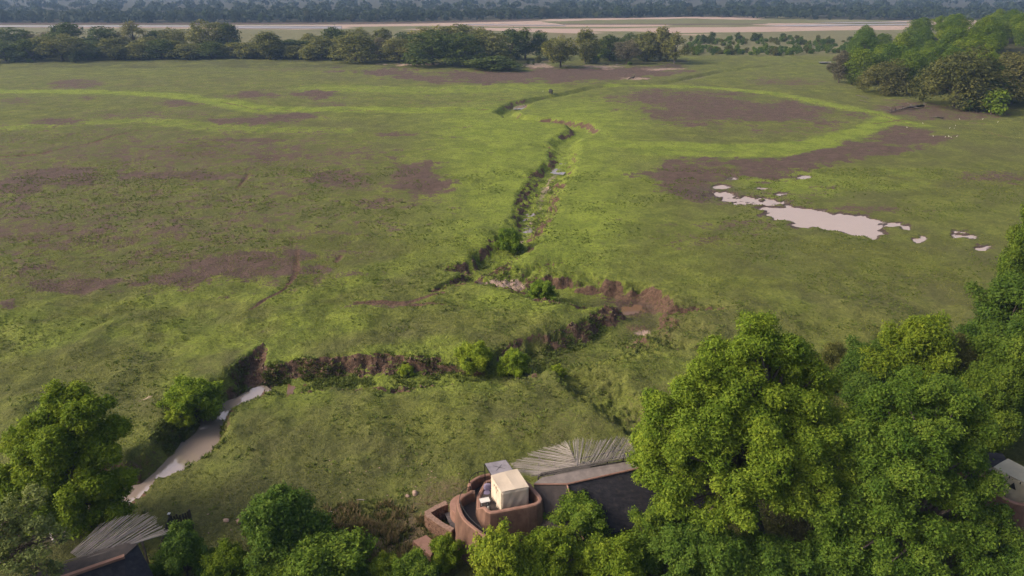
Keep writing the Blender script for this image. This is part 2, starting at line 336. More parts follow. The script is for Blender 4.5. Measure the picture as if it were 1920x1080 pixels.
def hill_shape(x, y):
    # wooded rise on the right: behind the line from (140,292) to (176,247) and beyond
    ax, ay, bx, by = 132.0, 300.0, 182.0, 240.0
    nx, ny = (ay - by), (bx - ax); L = math.hypot(nx, ny); nx /= L; ny /= L       # towards +x +y
    d1 = (x - ax) * nx + (y - ay) * ny
    d2 = (x - 146) * 0.95 - (y - 300) * 0.31
    return 12.0 * sstep(0, 80, d1) * sstep(0, 85, d2) * (1 - sstep(480, 620, y))
POND_C = P(1530, 412)

def pond_depth(x, y, px, py):
    """shallow pan with a ragged edge"""
    outline = [(1420,390),(1440,387),(1475,384),(1540,393),(1600,402),(1640,408),(1660,413),(1652,425),(1660,438),(1640,445),(1600,438),(1560,430),(1500,426),(1470,412),(1438,405)]
    d = poly_dist(px, py * 3.0, [(a, b * 3.0) for a, b in outline])       # + inside, in stretched pixels
    nz = (fbm(x * .5, y * .5, 91, 4) - .5) * 46
    dep = .34 * sstep(-8, 10, d + nz)
    # broken shallows to the upper left and lower right
    for (cx, cy, rx, ry, am) in [(1350,365,34,7,.34),(1395,374,50,7,.40),(1440,379,35,6,.40),(1352,349,20,4,.32),(1372,334,14,4,.24),(1390,379,20,5,.36),(1508,331,14,4,.34),(1465,363,14,4,.32),(1430,352,12,3,.28),
                                 (1675,419,22,6,.34),(1700,425,16,5,.34),(1728,448,14,7,.52),(1800,433,18,5,.34),(1820,443,18,5,.38),(1845,462,22,6,.34),(1795,441,16,5,.34)]:
        e = 1 - ((px - cx) / rx) ** 2 - ((py - cy) / ry) ** 2
        dep = np.maximum(dep, am * sstep(-.2, .8, e + (fbm(x * .9, y * .9, 55, 3) - .5) * 2.2))
    return dep
def poly_dist(px, py, poly):
    n = len(px); best = np.full(n, 1e9); inside = np.zeros(n, bool)
    xs = [p[0] for p in poly]; ys = [p[1] for p in poly]
    sel = np.where((px > min(xs) - 120) & (px < max(xs) + 120) & (py > min(ys) - 120) & (py < max(ys) + 120))[0]
    qx, qy = px[sel], py[sel]; b = np.full(len(sel), 1e9); ins = np.zeros(len(sel), bool)
    for i in range(len(poly)):
        ax, ay = poly[i]; bx, by = poly[(i + 1) % len(poly)]
        dx, dy = bx - ax, by - ay; tt = np.clip(((qx - ax) * dx + (qy - ay) * dy) / (dx * dx + dy * dy + 1e-9), 0, 1)
        b = np.minimum(b, np.hypot(qx - ax - tt * dx, qy - ay - tt * dy))
        if ay != by: ins ^= ((ay > qy) != (by > qy)) & (qx < (bx - ax) * (qy - ay) / (by - ay) + ax)
    best[sel] = b; inside[sel] = ins
    return np.where(inside, best, -best)

GM_P = SIG(G_MAIN); GM_V = np.array([p[3:7] for p in G_MAIN], float)
GS = [(SIG(g), np.array([p[3:7] for p in g], float)) for g in G_SIDE]

def cut(x, y, d, vals, side, warp):
    hw = vals[:, 0]; dep = vals[:, 1]; st = np.where(side > 0, vals[:, 2], vals[:, 3])
    width = hw * (1 + (1 - st) * .75)
    tt = np.where(hw > 0, (d + warp * hw) / np.maximum(width, .01), 9)
    lo = .12 + .30 * st; hi = 1.24 - .18 * st
    return dep * (1 - sstep(lo, np.maximum(hi, lo + .05), tt)), tt

def height(x, y, full=False):
    x = np.asarray(x, float); y = np.asarray(y, float)
    dist = np.hypot(x, y)
    h = (fbm(x * .045, y * .045, 3, 3) - .5) * .7 + (fbm(x * .13, y * .13, 8, 3) - .5) * .75 * (1 - sstep(150, 500, dist))
    px, py = to_px(x, np.maximum(y, 1))
    lumpy = sstep(470, 600, py) * (1 - sstep(850, 940, py))
    h += (fbm(x * .2, y * .2, 12, 3) - .5) * 1.25 * lumpy + (fbm(x * .45, y * .45, 13, 2) - .5) * .4 * lumpy
    h += (np.abs(fbm(x * .9, y * .9, 21, 3) - .5)) * .3 * (1 - sstep(90, 220, dist))
    h = h + hill_shape(x, y) + 0.00002 * np.maximum(y - 1100, 0) ** 2 * .35
    flat = sstep(620, 700, y) * (1 - sstep(950, 1050, y)); h = h * (1 - .8 * flat)
    warp = (fbm(x * .22, y * .22, 31, 3) - .5) * .62 + (fbm(x * .8, y * .8, 37, 3) - .5) * .14
    ribs = np.where(y > 93, fbm(x * .13, y * .75, 33, 3), fbm(x * .26, y * .2, 34, 4)) - .5
    warp = warp + ribs * .42
    d, v, s = seg_field(x, y, GM_P, GM_V, 9.0)
    c, tt = cut(x, y, d, v, s, warp); core = np.where(d < 9, tt, 9)
    for gp, gv in GS:
        d2, v2, s2 = seg_field(x, y, gp, gv, 5.0); c2, t2 = cut(x, y, d2, v2, s2, warp)
        c = np.maximum(c, c2)
    kb = np.clip(c / 2.0, 0, 1); kb = 4 * kb * (1 - kb)
    clods = ((fbm(x * .7, y * 2.4, 73, 3) - .5) * 1.5 + (fbm(x * 2.4, y * .7, 74, 3) - .5) * .7 + (np.abs(fbm(x * 1.5, y * 1.5, 75, 2) - .5)) * .6) * kb * (1 - sstep(140, 260, dist))
    bottom = (fbm(x * .8, y * .8, 71, 3) - .5) * .35 * sstep(.5, 1.6, c) + clods
    ditch = np.zeros_like(h); dsoil = np.zeros_like(h)
    for pts, hw, dep, so_ in DITCH:
        wp = [P(a, b) for a, b in pts]; dd, _, _ = seg_field(x, y, wp, np.zeros((len(wp), 1)), 4.0)
        k = 1 - sstep(.25, 1.0, (dd + warp * .6) / hw); ditch = np.maximum(ditch, dep * k); dsoil = np.maximum(dsoil, so_ * (1 - sstep(.5, 1.3, (dd + warp) / hw)))
    pd = pond_depth(x, y, px, py)
    nearp = sstep(-120, -40, poly_dist(px, py * 2, [(1300,640),(1560,620),(1900,820),(1900,960),(1700,930),(1400,860)]))
    h = h * (1 - nearp * .9)
    z = h * (1 - .6 * sstep(.3, 1.5, c)) - c + bottom - ditch - pd
    if full: return z, c, core, dsoil, px, py, dist, pd, warp
    return z
def gz(x, y): return float(height(np.array([x]), np.array([y]))[0])
def on_ground(px, py):
    p = P(px, py); p.z = gz(p.x, p.y); return p

def build_ground():
    r = [14.0]
    while r[-1] < 14000:
        d = r[-1]
        if 66 < d < 78 or 85 < d < 100: r.append(d + .17); continue
        r.append(d + d * (0.0042 if d < 130 else 0.0042 + 0.0075 * min(1, (d - 130) / 500)) * (1 if d < 1200 else 2.5))
    R = np.array(r); nc = 620
    u = np.linspace(-1, 1, nc); U = u * .82 + .5 * u ** 5
    X = (R[:, None] * U[None, :]).ravel(); Y = np.repeat(R, nc)
    z, c, core, dsoil, px, py, dist, pd, warp = height(X, Y, True)
    nr = len(R)
    # slope of the sheet
    Z2 = z.reshape(nr, nc); X2 = X.reshape(nr, nc)
    gy = np.gradient(Z2, axis=0) / np.gradient(R)[:, None]; gx = np.gradient(Z2, axis=1) / np.gradient(X2, axis=1)
    slope = np.hypot(gx, gy).ravel()
    n1 = fbm(X * .09, Y * .09, 101, 5, .6) - .5; n2 = fbm(X * .35, Y * .35, 111, 4, .6) - .5; n3 = fbm(X * .02, Y * .02, 121, 3) - .5
    def blob(cx, cy, rx, ry, k=1.0, soft=.7):
        e = 1 - np.sqrt(((px - cx) / rx) ** 2 + ((py - cy) / ry) ** 2)
        return k * sstep(-soft, soft, e + n1 * 1.6 + n2 * .9)
    def poly(pts, ys=2.0, soft=26, k=1.0):
        d = poly_dist(px, py * ys, [(a, b * ys) for a, b in pts]); return k * sstep(-soft, soft, d + n1 * 150 + n2 * 90)
    mud = np.zeros_like(z)
    for bl in [(104,327,110,26),(330,330,130,11,.9),(30,345,70,20,.9),(650,338,75,20,.8),(790,340,70,32,1),(730,380,90,18,.6),(460,500,140,24,1),(555,480,45,11,.9),(330,520,90,22,.9),(160,535,150,17,.85),
               (12,572,28,12,.9),(460,226,115,9,.95),(555,217,45,6,.95),(480,262,125,4,.8),(104,228,55,7,.8),(745,254,50,6,.7),(700,300,60,8,.45),(143,157,55,9,.8),(477,178,45,7,.95),(583,176,45,8,.95),(333,193,60,7,.8),(167,184,25,5,.7),
               (33,190,35,7,.7),(560,130,90,6,.5),(620,196,40,5,.6),(620,248,40,4,.6),(1460,155,80,10,.65),(1300,445,130,28,.5),(1380,425,60,14,.55),(1640,392,90,11,.65),(1560,350,50,5,.5),(1880,335,90,16,.7),(1480,240,150,14,.5),
               (1690,205,90,14,.8),(1790,213,120,14,.75),(60,430,200,50,.64),(300,440,220,50,.6),(420,290,300,30,.66),(250,290,300,30,.62),(300,215,160,12,.55),(650,420,140,40,.42),(150,250,260,20,.45),(500,350,200,30,.5),(820,380,60,40,.4),(700,575,60,5,.6),(130,690,60,10,.3),(0,480,110,40,.42),
               (1200,135,90,7,.9),(880,240,60,4,.4),(830,258,50,3,.5),(1150,300,30,4,.3),(520,440,60,18,.35),(1250,118,60,4,.4)]:
        mud = np.maximum(mud, blob(*bl))
    mud = np.maximum(mud, poly([(640,131),(800,136),(930,131),(1040,128),(1200,122),(1280,122),(1290,131),(1180,150),(1060,154),(930,159),(820,156),(720,144)], 5))
    mud = np.maximum(mud, poly([(1130,176),(1250,163),(1400,178),(1560,203),(1590,218),(1480,236),(1340,240),(1240,222),(1180,205)], 3, 60, .86))
    mud = np.maximum(mud, poly([(1210,322),(1250,302),(1400,296),(1500,272),(1640,250),(1700,236),(1780,255),(1740,278),(1620,300),(1500,318),(1400,340),(1330,372),(1290,382),(1240,352)], 2.5, 44, .92))
    mud = np.maximum(mud, .5 * (1 - sstep(560, 860, px + n1 * 300)) * sstep(190, 260, py) * (1 - sstep(520, 600, py)))
    mud = np.maximum(mud, .33 * (1 - sstep(900, 1100, px)) * sstep(120, 150, py) * (1 - sstep(200, 240, py)))
    # the lush ribbons beside the gullies and the old drainage lines
    lush = .10 + .78 * sstep(150, 230, py) * (1 - sstep(480, 620, py)) * (1 - sstep(0, 260, np.abs(px - 1010) - 60))
    def ribbon(pts, wpx, k):
        nonlocal lush
        wp = [P(a, b) for a, b in pts]; dd, _, _ = seg_field(X, Y, wp, np.zeros((len(wp), 1)), 40.0)
        m = dd / wpx + n1 * 1.0 + n2 * .5
        f = k * (1 - sstep(.5, 1.2, m)); lush = np.maximum(lush, f); return f
    rib = ribbon([(-60,170),(120,171),(260,174),(330,179),(420,191),(480,204),(640,206),(900,206)], 7, 1.0)
    rib = np.maximum(rib, ribbon([(1100,268),(1200,272),(1330,277),(1450,277),(1540,264),(1600,250),(1650,232),(1665,222)], 6, 1.0))
    rib = np.maximum(rib, ribbon([(1200,285),(1360,291),(1460,288),(1560,270)], 4, .9))
    rib = np.maximum(rib, ribbon([(1150,159),(1330,164),(1450,176),(1560,197),(1640,212),(1720,235)], 5, .9))
    ribbon([(0,240),(270,225),(420,240),(640,245)], 6, .7); ribbon([(600,165),(800,170),(1000,165)], 14, .75); ribbon([(300,560),(420,540),(560,560),(800,480),(860,470)], 4, .55)
    lush = np.maximum(lush, .62 * sstep(520, 600, py) * (1 - sstep(700, 860, py)) * sstep(-.25, .3, n1 * 2 + n3))
    lush = np.maximum(lush, .8 * blob(1500, 340, 180, 22, 1)); lush = np.maximum(lush, .8 * blob(1000, 565, 170, 16, 1)); lush = np.maximum(lush, .65 * blob(1150, 480, 160, 70, 1, 1.2))
    lush *= 1 - .6 * sstep(800, 1020, py)
    lush = np.clip(lush + n1 * .5, 0, 1)
    mud *= 1 - .95 * rib
    mud = np.maximum(mud, .5 * blob(1420, 372, 160, 20) * (1 - rib))
    gullybed = sstep(.9, 1.6, c)
    mud *= 1 - gullybed
    grown = blob(310, 800, 110, 90, 1)
    soil = np.maximum(sstep(.42, .9, slope) * sstep(.15, .5, c + dsoil) * (1 - .6 * grown), dsoil)
    # where the banks are grown over with grass
    over = fbm(X * .12, Y * .12, 131, 3); soil = np.where(c > .2, soil * sstep(.34, .58, over + .04 + n2 * .9), soil)
    soil = np.maximum(soil, .6 * blob(1205, 590, 40, 14) * sstep(.3, 1.2, c)); soil = np.maximum(soil, .9 * blob(1190, 548, 40, 16) * sstep(.2, 1, c))
    soil = np.maximum(soil, .8 * blob(680, 690, 230, 22, 1, .3) * sstep(.35, .8, slope) * sstep(.2, .6, c)); soil = np.maximum(soil, .85 * blob(470, 690, 26, 40) * sstep(.2, .9, c)); soil = np.maximum(soil, .8 * blob(760, 570, 90, 4, 1))
    soil = np.maximum(soil, .8 * blob(490, 728, 40, 9, 1) * gullybed)
    soil *= 1 - .85 * blob(1120, 745, 110, 62, 1, .3); soil *= 1 - .6 * blob(1290, 612, 80, 42, 1, .4)
    soil = np.maximum(soil, .88 * blob(1145, 550, 105, 20, 1, .3) * sstep(.22, .45, slope) * sstep(.1, .3, c))
    cutf = sstep(.28, .6, slope) * sstep(.1, .35, c) * (1 - sstep(1.7, 2.1, c)) * sstep(.25, .5, fbm(X * .3, Y * .3, 151, 3) + .08)
    for bl in [(1060,615,150,22),(1150,552,110,24),(1010,375,60,110),(900,490,60,24),(1080,240,70,18),(650,690,260,24)]: soil = np.maximum(soil, .72 * blob(*bl, 1, .3) * cutf)
    sand = .85 * blob(935, 522, 45, 9) * sstep(.25, .8, c); bed = 1 - sstep(.07, .2, core + n2 * .35); sand = np.maximum(sand, .6 * blob(985, 425, 30, 50, 1) * bed); sand = np.maximum(sand, .62 * blob(1210, 597, 25, 10) * gullybed)
    sand = np.maximum(sand, .5 * blob(1030, 350, 40, 60, 1) * bed)
    sand = np.maximum(sand, .5 * blob(1130, 125, 65, 5)); sand = np.maximum(sand, .5 * blob(1245, 130, 60, 3)); sand = np.maximum(sand, .5 * blob(1187, 148, 32, 3)); sand = np.maximum(sand, .7 * blob(760, 120, 60, 3)); sand = np.maximum(sand, .6 * blob(270, 748, 22, 5) )
    sand = np.maximum(sand, .5 * blob(1185, 830, 20, 6)); sand = np.maximum(sand, .5 * blob(1010, 122, 40, 6))
    # river bed beyond the trees
    xb = [-900,-200,0,300,640,760,900,1000,1150,1300,1500,1520,1640,2100,2800]
    yb = np.interp(px, xb, [44,44,43,43,42,41,38,36,34,31.5,32,37,38,38,38]); yl = np.interp(px, [-900,0,300,640,800,960,1000,1100,1200,1300,1370,1450,1560,1700,2800], [54,53,54,57,57,58,60,63,65,67,65,60,57,55,55])
    jit = n3 * 2.4
    rb = sstep(-.6, .6, py - yb) * (1 - sstep(-1.2, 1.2, py - yl + jit)); rb *= sstep(500, 560, Y)
    isl = sstep(-2, 2, poly_dist(px, py * 6, [(a, b * 6) for a, b in [(1010,40),(1150,37),(1300,34),(1430,38),(1440,45),(1300,47),(1060,46)]]) + n3 * 12)
    bank = rb * (1 - sstep(2.5, 5, py - yb)) * (1 - sstep(950, 1100, px))
    gpat = sstep(.5, .62, fbm(X * .004, Y * .016, 141, 3)); sand = np.maximum(sand, rb * (1 - isl) * (1 - bank) * (1 - .7 * gpat) * (.55 + .45 * sstep(500, 900, px))); mud = np.where(rb > .3, np.maximum(bank, isl * sstep(43.5, 45, py)), mud)
    farp = sstep(455, 490, Y)
    mud = np.where((farp > .5) & (rb < .3), 0, mud)
    plain = farp * (1 - rb * (1 - .7 * gpat)) * .9; plain = np.maximum(plain, isl * .6)
    dry = np.maximum(.75 * blob(710, 1000, 120, 45, 1, .5), .55 * blob(830, 930, 90, 40, 1)); dry = np.maximum(dry, .55 * blob(1065, 63, 60, 5)); dry = np.maximum(dry, .6 * blob(1030, 113, 40, 5)); dry = np.maximum(dry, .45 * blob(690, 112, 160, 4)); dry = np.maximum(dry, .42 * blob(1250, 760, 80, 60, 1)); dry = np.maximum(dry, .35 * blob(1000, 800, 160, 40, 1))
    mud = np.maximum(mud, .95 * sstep(.015, .1, pd)); wet = np.maximum(sstep(.05, .2, pd), sstep(2.2, 2.5, c)); wet = np.maximum(wet, .6 * blob(1350, 360, 60, 18))
    # wood floor: dark soil and litter under the woods
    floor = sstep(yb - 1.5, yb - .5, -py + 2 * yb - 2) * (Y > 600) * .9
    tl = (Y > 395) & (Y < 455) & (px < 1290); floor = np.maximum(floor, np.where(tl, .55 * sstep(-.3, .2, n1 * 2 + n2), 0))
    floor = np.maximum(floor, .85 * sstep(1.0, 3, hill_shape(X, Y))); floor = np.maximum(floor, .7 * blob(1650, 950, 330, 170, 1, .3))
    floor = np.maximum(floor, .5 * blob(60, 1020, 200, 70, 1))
    mud = np.clip(mud * .86, 0, .8); sand = np.clip(sand, 0, 1)
    i = np.arange(nr - 1)[:, None] * nc + np.arange(nc - 1)[None, :]; i = i.ravel()
    F_ = np.stack([i, i + 1, i + nc + 1, i + nc], 1)
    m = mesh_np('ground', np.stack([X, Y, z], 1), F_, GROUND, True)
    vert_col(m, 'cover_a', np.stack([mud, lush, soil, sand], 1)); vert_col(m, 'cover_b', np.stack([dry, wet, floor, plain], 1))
    o = link('ground', m); o['kind'] = 'structure'; return o
build_ground()

def water_sheet(name, pts, mat, n=1):
    mb = MB(); mb.poly([tuple(p) for p in pts]); o = link(name, mb.mesh(name, mat)); o['kind'] = 'structure'; return o
def ring_sheet(name, plist, z, halfw, mat):
    pts = [P(a, b, z) for a, b in plist]; L = []; Rr = []
    for i, p in enumerate(pts):
        d = pts[min(i + 1, len(pts) - 1)] - pts[max(i - 1, 0)]; d.z = 0; d.normalize(); s = Vector((-d.y, d.x, 0)) * halfw
        L.append(p + s); Rr.append(p - s)
    mb = MB(); n = len(pts); mb.add(L + Rr, [(i, i + 1, n + i + 1, n + i) for i in range(n - 1)])
    o = link(name, mb.mesh(name, mat)); o['kind'] = 'structure'; return o
ring_sheet('stream_pool', [(505,728),(470,742),(440,757),(397,785),(385,815),(357,853),(315,886),(275,910),(200,950),(90,1000)], -2.27, 3.2, WATER)
ring_sheet('stream_pool', [(790,702),(680,706),(600,711),(540,718)], -2.24, 2.6, WATERR)
ring_sheet('stream_pool', [(1120,570),(1150,574),(1180,579),(1205,590)], -2.62, 4.0, WATERR)
ring_sheet('stream_pool', [(1056,296),(1052,308),(1046,316),(1034,326)], -1.66, 3.0, WATER)
ring_sheet('stream_pool', [(960,188),(970,192),(977,197),(982,205)], -1.66, 4.0, WATER)
ring_sheet('stream_pool', [(1292,152),(1303,148),(1314,144)], -1.2, 4.0, WATER)
ring_sheet('stream_pool', [(1014,362),(1006,381),(1000,402),(988,424),(968,446)], -1.74, 2.0, WATER)
water_sheet('pond', [P(a, b, -.24) for a, b in [(1300,322),(1560,318),(1900,425),(1900,475),(1700,475),(1400,430)]], WATERP)
mb = MB()
for poly_ in [[(-700,47.5),(300,47.3),(640,48.5),(640,49.7),(300,50.3),(-700,50.8)], [(428,50.2),(640,50.6),(640,53.5),(430,53)], [(1430,48.6),(1480,46.6),(1560,45.6),(1700,44.6),(1700,46.6),(1600,47.4),(1520,49.2)], [(1520,42.6),(1600,41.2),(1700,40.6),(1700,42),(1600,43)], [(860,44.6),(1060,47.2),(1060,48.2),(860,46.2)]]:
    mb.poly([P(a, b, .35) for a, b in poly_])
o = link('river', mb.mesh('river', RIVERW)); o['kind'] = 'structure'
# the trickle bay behind the meadow on the right
water_sheet('river_inlet', [P(a, b, .1) for a, b in [(1534,116),(1558,115.8),(1559,116.8),(1536,117)]], RIVERW)

# ------------------------------------------------------------------ foliage
def lobes_dome(rng, R, z0, z1, n, rl=(.26, .42), prof='dome', flat=.85, shoots=0):
    L = []
    for i in range(n):
        f = (i + .5) / n; f = f ** .85
        if prof == 'dome': pr = math.sqrt(max(0, 1 - (f * 1.02 - .18) ** 2 * 1.25)) if f > .18 else .82 + .18 * f / .18
        elif prof == 'umbrella': pr = .55 + .45 * math.sin(min(1, f * 1.3) * math.pi / 2) if f < .75 else 1.0 - (f - .75) * 1.6
        elif prof == 'oval': pr = math.sin(math.pi * (.14 + .78 * f)) * .98
        else: pr = 1 - .5 * f
        a = i * 2.39996 + rng.uniform(-.4, .4); k = math.sqrt(rng.uniform(.22, 1.0)) * pr
        r = R * rng.uniform(*rl) * (1 - .2 * f)
        rad = max(0, R * k - r * .55)
        L.append((rad * math.cos(a), rad * math.sin(a), z0 + r * .5 + (z1 - z0 - r * 1.3) * f + rng.uniform(-.4, .4) * r, r, flat))
    for i in range(shoots):
        a = rng.uniform(0, 6.283); el_ = rng.uniform(.05, 1.35); r = R * rng.uniform(.09, .17); k = rng.uniform(.92, 1.14)
        for q in range(2): L.append((R * k * (1 - .22 * q) * math.cos(a) * math.cos(el_), R * k * (1 - .22 * q) * math.sin(a) * math.cos(el_), z0 + (z1 - z0) * (.18 + .8 * math.sin(el_)) * k * (1 - .1 * q), r * (1 + .3 * q), 1.15))
    return np.array(L)

def leaf_arrays(seed, lobes, nsprig, per, lsize, spread, shell=.35, upb=.25, droop=0.0, cullf=.68, tri=False, rnd=.55):
    rng = np.random.default_rng(seed)
    w_ = lobes[:, 3] ** 2; idx = rng.choice(len(lobes), int(nsprig * 1.6), p=w_ / w_.sum())
    d = rng.normal(size=(len(idx), 3)); d[:, 2] += upb; d /= np.linalg.norm(d, axis=1)[:, None]
    c = lobes[idx, :3]; r = lobes[idx, 3]
    bump = 1 + .34 * (fbm(d[:, 0] * 2.3 + idx * 3.1, d[:, 1] * 2.3 + d[:, 2] * 2.9, seed % 97, 3) - .5) * 1.6
    rr = (1 - shell * rng.random(len(idx)) ** 1.8) * bump
    pos = c + d * (r * rr)[:, None] * np.stack([np.ones_like(r), np.ones_like(r), lobes[idx, 4]], 1)
    md = np.full(len(idx), 9.0)
    for j in range(len(lobes)):
        q = (pos - lobes[j, :3]); q[:, 2] /= lobes[j, 4]; q = np.linalg.norm(q, axis=1) / lobes[j, 3]
        md = np.where(idx == j, md, np.minimum(md, q))
    keep = np.where(md > cullf)[0][:nsprig]
    pos = pos[keep]; d = d[keep]; idx = idx[keep]; n = len(keep)
    lob_t = rng.normal(size=len(lobes)) * .10; spr_t = rng.normal(size=n) * .12
    pos = np.repeat(pos, per, 0); dd = np.repeat(d, per, 0)
    off = rng.normal(size=(n * per, 3)) * spread; off[:, 2] *= .75; off[:, 2] -= droop * rng.random(n * per) * spread * 2
    pos = pos + off
    nrm = dd * .55 + np.array([0, 0, .45]) + rng.normal(size=pos.shape) * rnd; nrm /= np.linalg.norm(nrm, axis=1)[:, None]
    ax = np.cross(nrm, rng.normal(size=pos.shape)); ax /= np.linalg.norm(ax, axis=1)[:, None]; ay = np.cross(nrm, ax)
    s = lsize * (.65 + .7 * rng.random(len(pos)))[:, None]
    bend = nrm * s * .12
    if tri: V = np.stack([pos - ax * s * .45 - ay * s * .3, pos - ax * s * .45 + ay * s * .34, pos + ax * s * .62], 1).reshape(-1, 3)
    else: V = np.stack([pos - ax * s * .5, pos + ay * s * .3 + bend, pos + ax * s * .5, pos - ay * s * .3 + bend], 1).reshape(-1, 3)
    F_ = np.arange(len(V)).reshape(-1, 3 if tri else 4)
    tint = np.clip(.5 + np.repeat(lob_t[idx] + spr_t, per) + rng.normal(size=len(pos)) * .10, 0.02, 1)
    return V, F_, tint
def crown_mesh(name, arrays):
    V, F_, t = arrays; m = mesh_np(name, V, F_, LEAF); face_attr(m, 'tint', t); return m
def trunk_mesh(name, lobes, base, r0, seed, hfork=.45, share=.6, n=7):
    rng = random.Random(seed); mb = MB(); zt = float(np.mean(lobes[:, 2])); b = Vector(base)
    cx, cy = float(np.mean(lobes[:, 0])), float(np.mean(lobes[:, 1]))
    fork = b.lerp(Vector((cx, cy, zt)), hfork) + Vector((rng.uniform(-.3, .3), rng.uniform(-.3, .3), 0)) * r0 * 2
    mid = b.lerp(fork, .5) + Vector((rng.uniform(-1, 1), rng.uniform(-1, 1), 0)) * r0 * .5
    mb.tube([b - Vector((0, 0, .3)), b + Vector((0, 0, .25 * r0)), mid, fork], [r0 * 1.5, r0 * 1.12, r0 * .9, r0 * .72], n)
    for L in lobes:
        if rng.random() > share: continue
        e = Vector(L[:3]); m1 = fork.lerp(e, .5) + Vector((rng.uniform(-.1, .1), rng.uniform(-.1, .1), .12)) * (e - fork).length
        mb.tube([fork, m1, e], [r0 * .5, r0 * .27, r0 * .08], 5, False)
    return mb.mesh(name, BARK, True)

def tree_at(name, base, lobes, arrays, r0, color, seed, label, cat='tree', group=None, hfork=.45, share=.6):
    """one tree, lobes in world coordinates"""
    e = empty(name, base); b = Vector(base)
    o = wchild('trunk', trunk_mesh('trunk', lobes, base, r0, seed, hfork, share), e)
    c = wchild('crown', crown_mesh('crown', arrays), e); c.color = (*color, 1)
    tag(e, label, cat, group); return e
def proto(name, seed, R, z0, z1, nl, prof, nsprig, per, lsize, spread, r0, rl=(.26, .42), flat=.85, hfork=.4, share=.7, shell=.35, upb=.25, droop=0.0, tri=False, shoots=0):
    rng = random.Random(seed); L = lobes_dome(rng, R, z0, z1, nl, rl, prof, flat, shoots)
    return (name, trunk_mesh('trunk', L, (0, 0, 0), r0, seed, hfork, share), crown_mesh('crown', leaf_arrays(seed, L, nsprig, per, lsize, spread, shell, upb, droop, .68, tri, .42 if tri else .5)))
def place(pr, loc, rz, s, color, label, cat, group=None, sz=None, name=None):
    e = empty(name or pr[0], loc, rz, s)
    if sz: e.scale = (s, s, sz)
    link('trunk', pr[1], e); c = link('crown', pr[2], e); c.color = (*color, 1)
    return tag(e, label, cat, group)

GREEN = (0.112, 0.172, 0.02); BRIGHT = (0.145, 0.205, 0.018); DARK = (0.066, 0.09, 0.02); OLIVE = (0.125, 0.13, 0.036); TAN = (0.15, 0.148, 0.045); GREY = (0.13, 0.118, 0.075); YELL = (0.185, 0.24, 0.022); DEEP = (0.082, 0.14, 0.02)

# --- distant wood beyond the river: one mass
def far_wood():
    rng = np.random.default_rng(5); V = []; C = []
    pts = []
    for k, (step, jit, lo, hi) in enumerate([(8, 5, 2, 14), (9, 6, 14, 34), (11, 8, 34, 70), (14, 10, 70, 130), (18, 14, 130, 220), (24, 20, 220, 340), (32, 28, 340, 520), (45, 40, 520, 800), (60, 60, 800, 1250), (90, 90, 1250, 2000), (140, 120, 2000, 3600)]):
        yy0 = 1000 + lo; half = yy0 * .98; nrow = 1 if k < 2 else 2
        for rr in range(nrow):
            xs = np.arange(-half, half, step) + rng.uniform(-jit, jit, len(np.arange(-half, half, step)))
            for x in xs:
                off = rng.uniform(lo, hi); pts.append((x, off, 1 + lo / 900.0))
    pts = np.array(pts)
    # the far bank line at each bearing
    yb_px = [44,44,43,43,42,41,38,36,34,31.5,32,37,38,38,38]; xb = [-900,-200,0,300,640,760,900,1000,1150,1300,1500,1520,1640,2100,2800]
    bank = np.array([P(a, b)[:2] for a, b in zip(xb, yb_px)])
    order = np.argsort(bank[:, 0]); ybank = np.interp(pts[:, 0], bank[order, 0], bank[order, 1])
    Y = ybank + pts[:, 1] * (1 + .1 * rng.random(len(pts))); X = pts[:, 0]
    Z = height(X, Y); out_v = []; tint = []
    for x, y, z, sc_ in zip(X, Y, Z, pts[:, 2]):
        R = rng.uniform(4.0, 8.0) * min(sc_, 2.2); Ht = rng.uniform(6.5, 12.5) * min(sc_, 1.25); n = 46 if sc_ < 1.4 else 26
        d = rng.normal(size=(n, 3)); d[:, 2] = np.abs(d[:, 2]) * .9 - .25; d /= np.linalg.norm(d, axis=1)[:, None]
        rad = rng.uniform(.72, 1.08, n)[:, None]
        p = np.array([x, y, z + Ht * .52]) + d * rad * np.array([R, R, Ht * .5])
        nr = d + rng.normal(size=(n, 3)) * .45; nr /= np.linalg.norm(nr, axis=1)[:, None]
        a = np.cross(nr, rng.normal(size=(n, 3))); a /= np.linalg.norm(a, axis=1)[:, None]; b = np.cross(nr, a)
        s = (R * rng.uniform(.22, .42, n))[:, None]
        out_v.append(np.stack([p - a * s, p + b * s * .8, p + a * s, p - b * s * .8], 1).reshape(-1, 3))
        t0 = rng.normal() * .14; tint.append(np.clip(.5 + t0 + rng.normal(size=n) * .13, .03, 1))
    V = np.concatenate(out_v); m = mesh_np('distant_wood', V, np.arange(len(V)).reshape(-1, 4), LEAF); face_attr(m, 'tint', np.concatenate(tint))
    o = link('distant_wood', m); o.color = (0.034, 0.05, 0.022, 1); tag(o, 'hazy blue green wood covering the plain beyond the river', 'wood', kind='stuff')
far_wood()

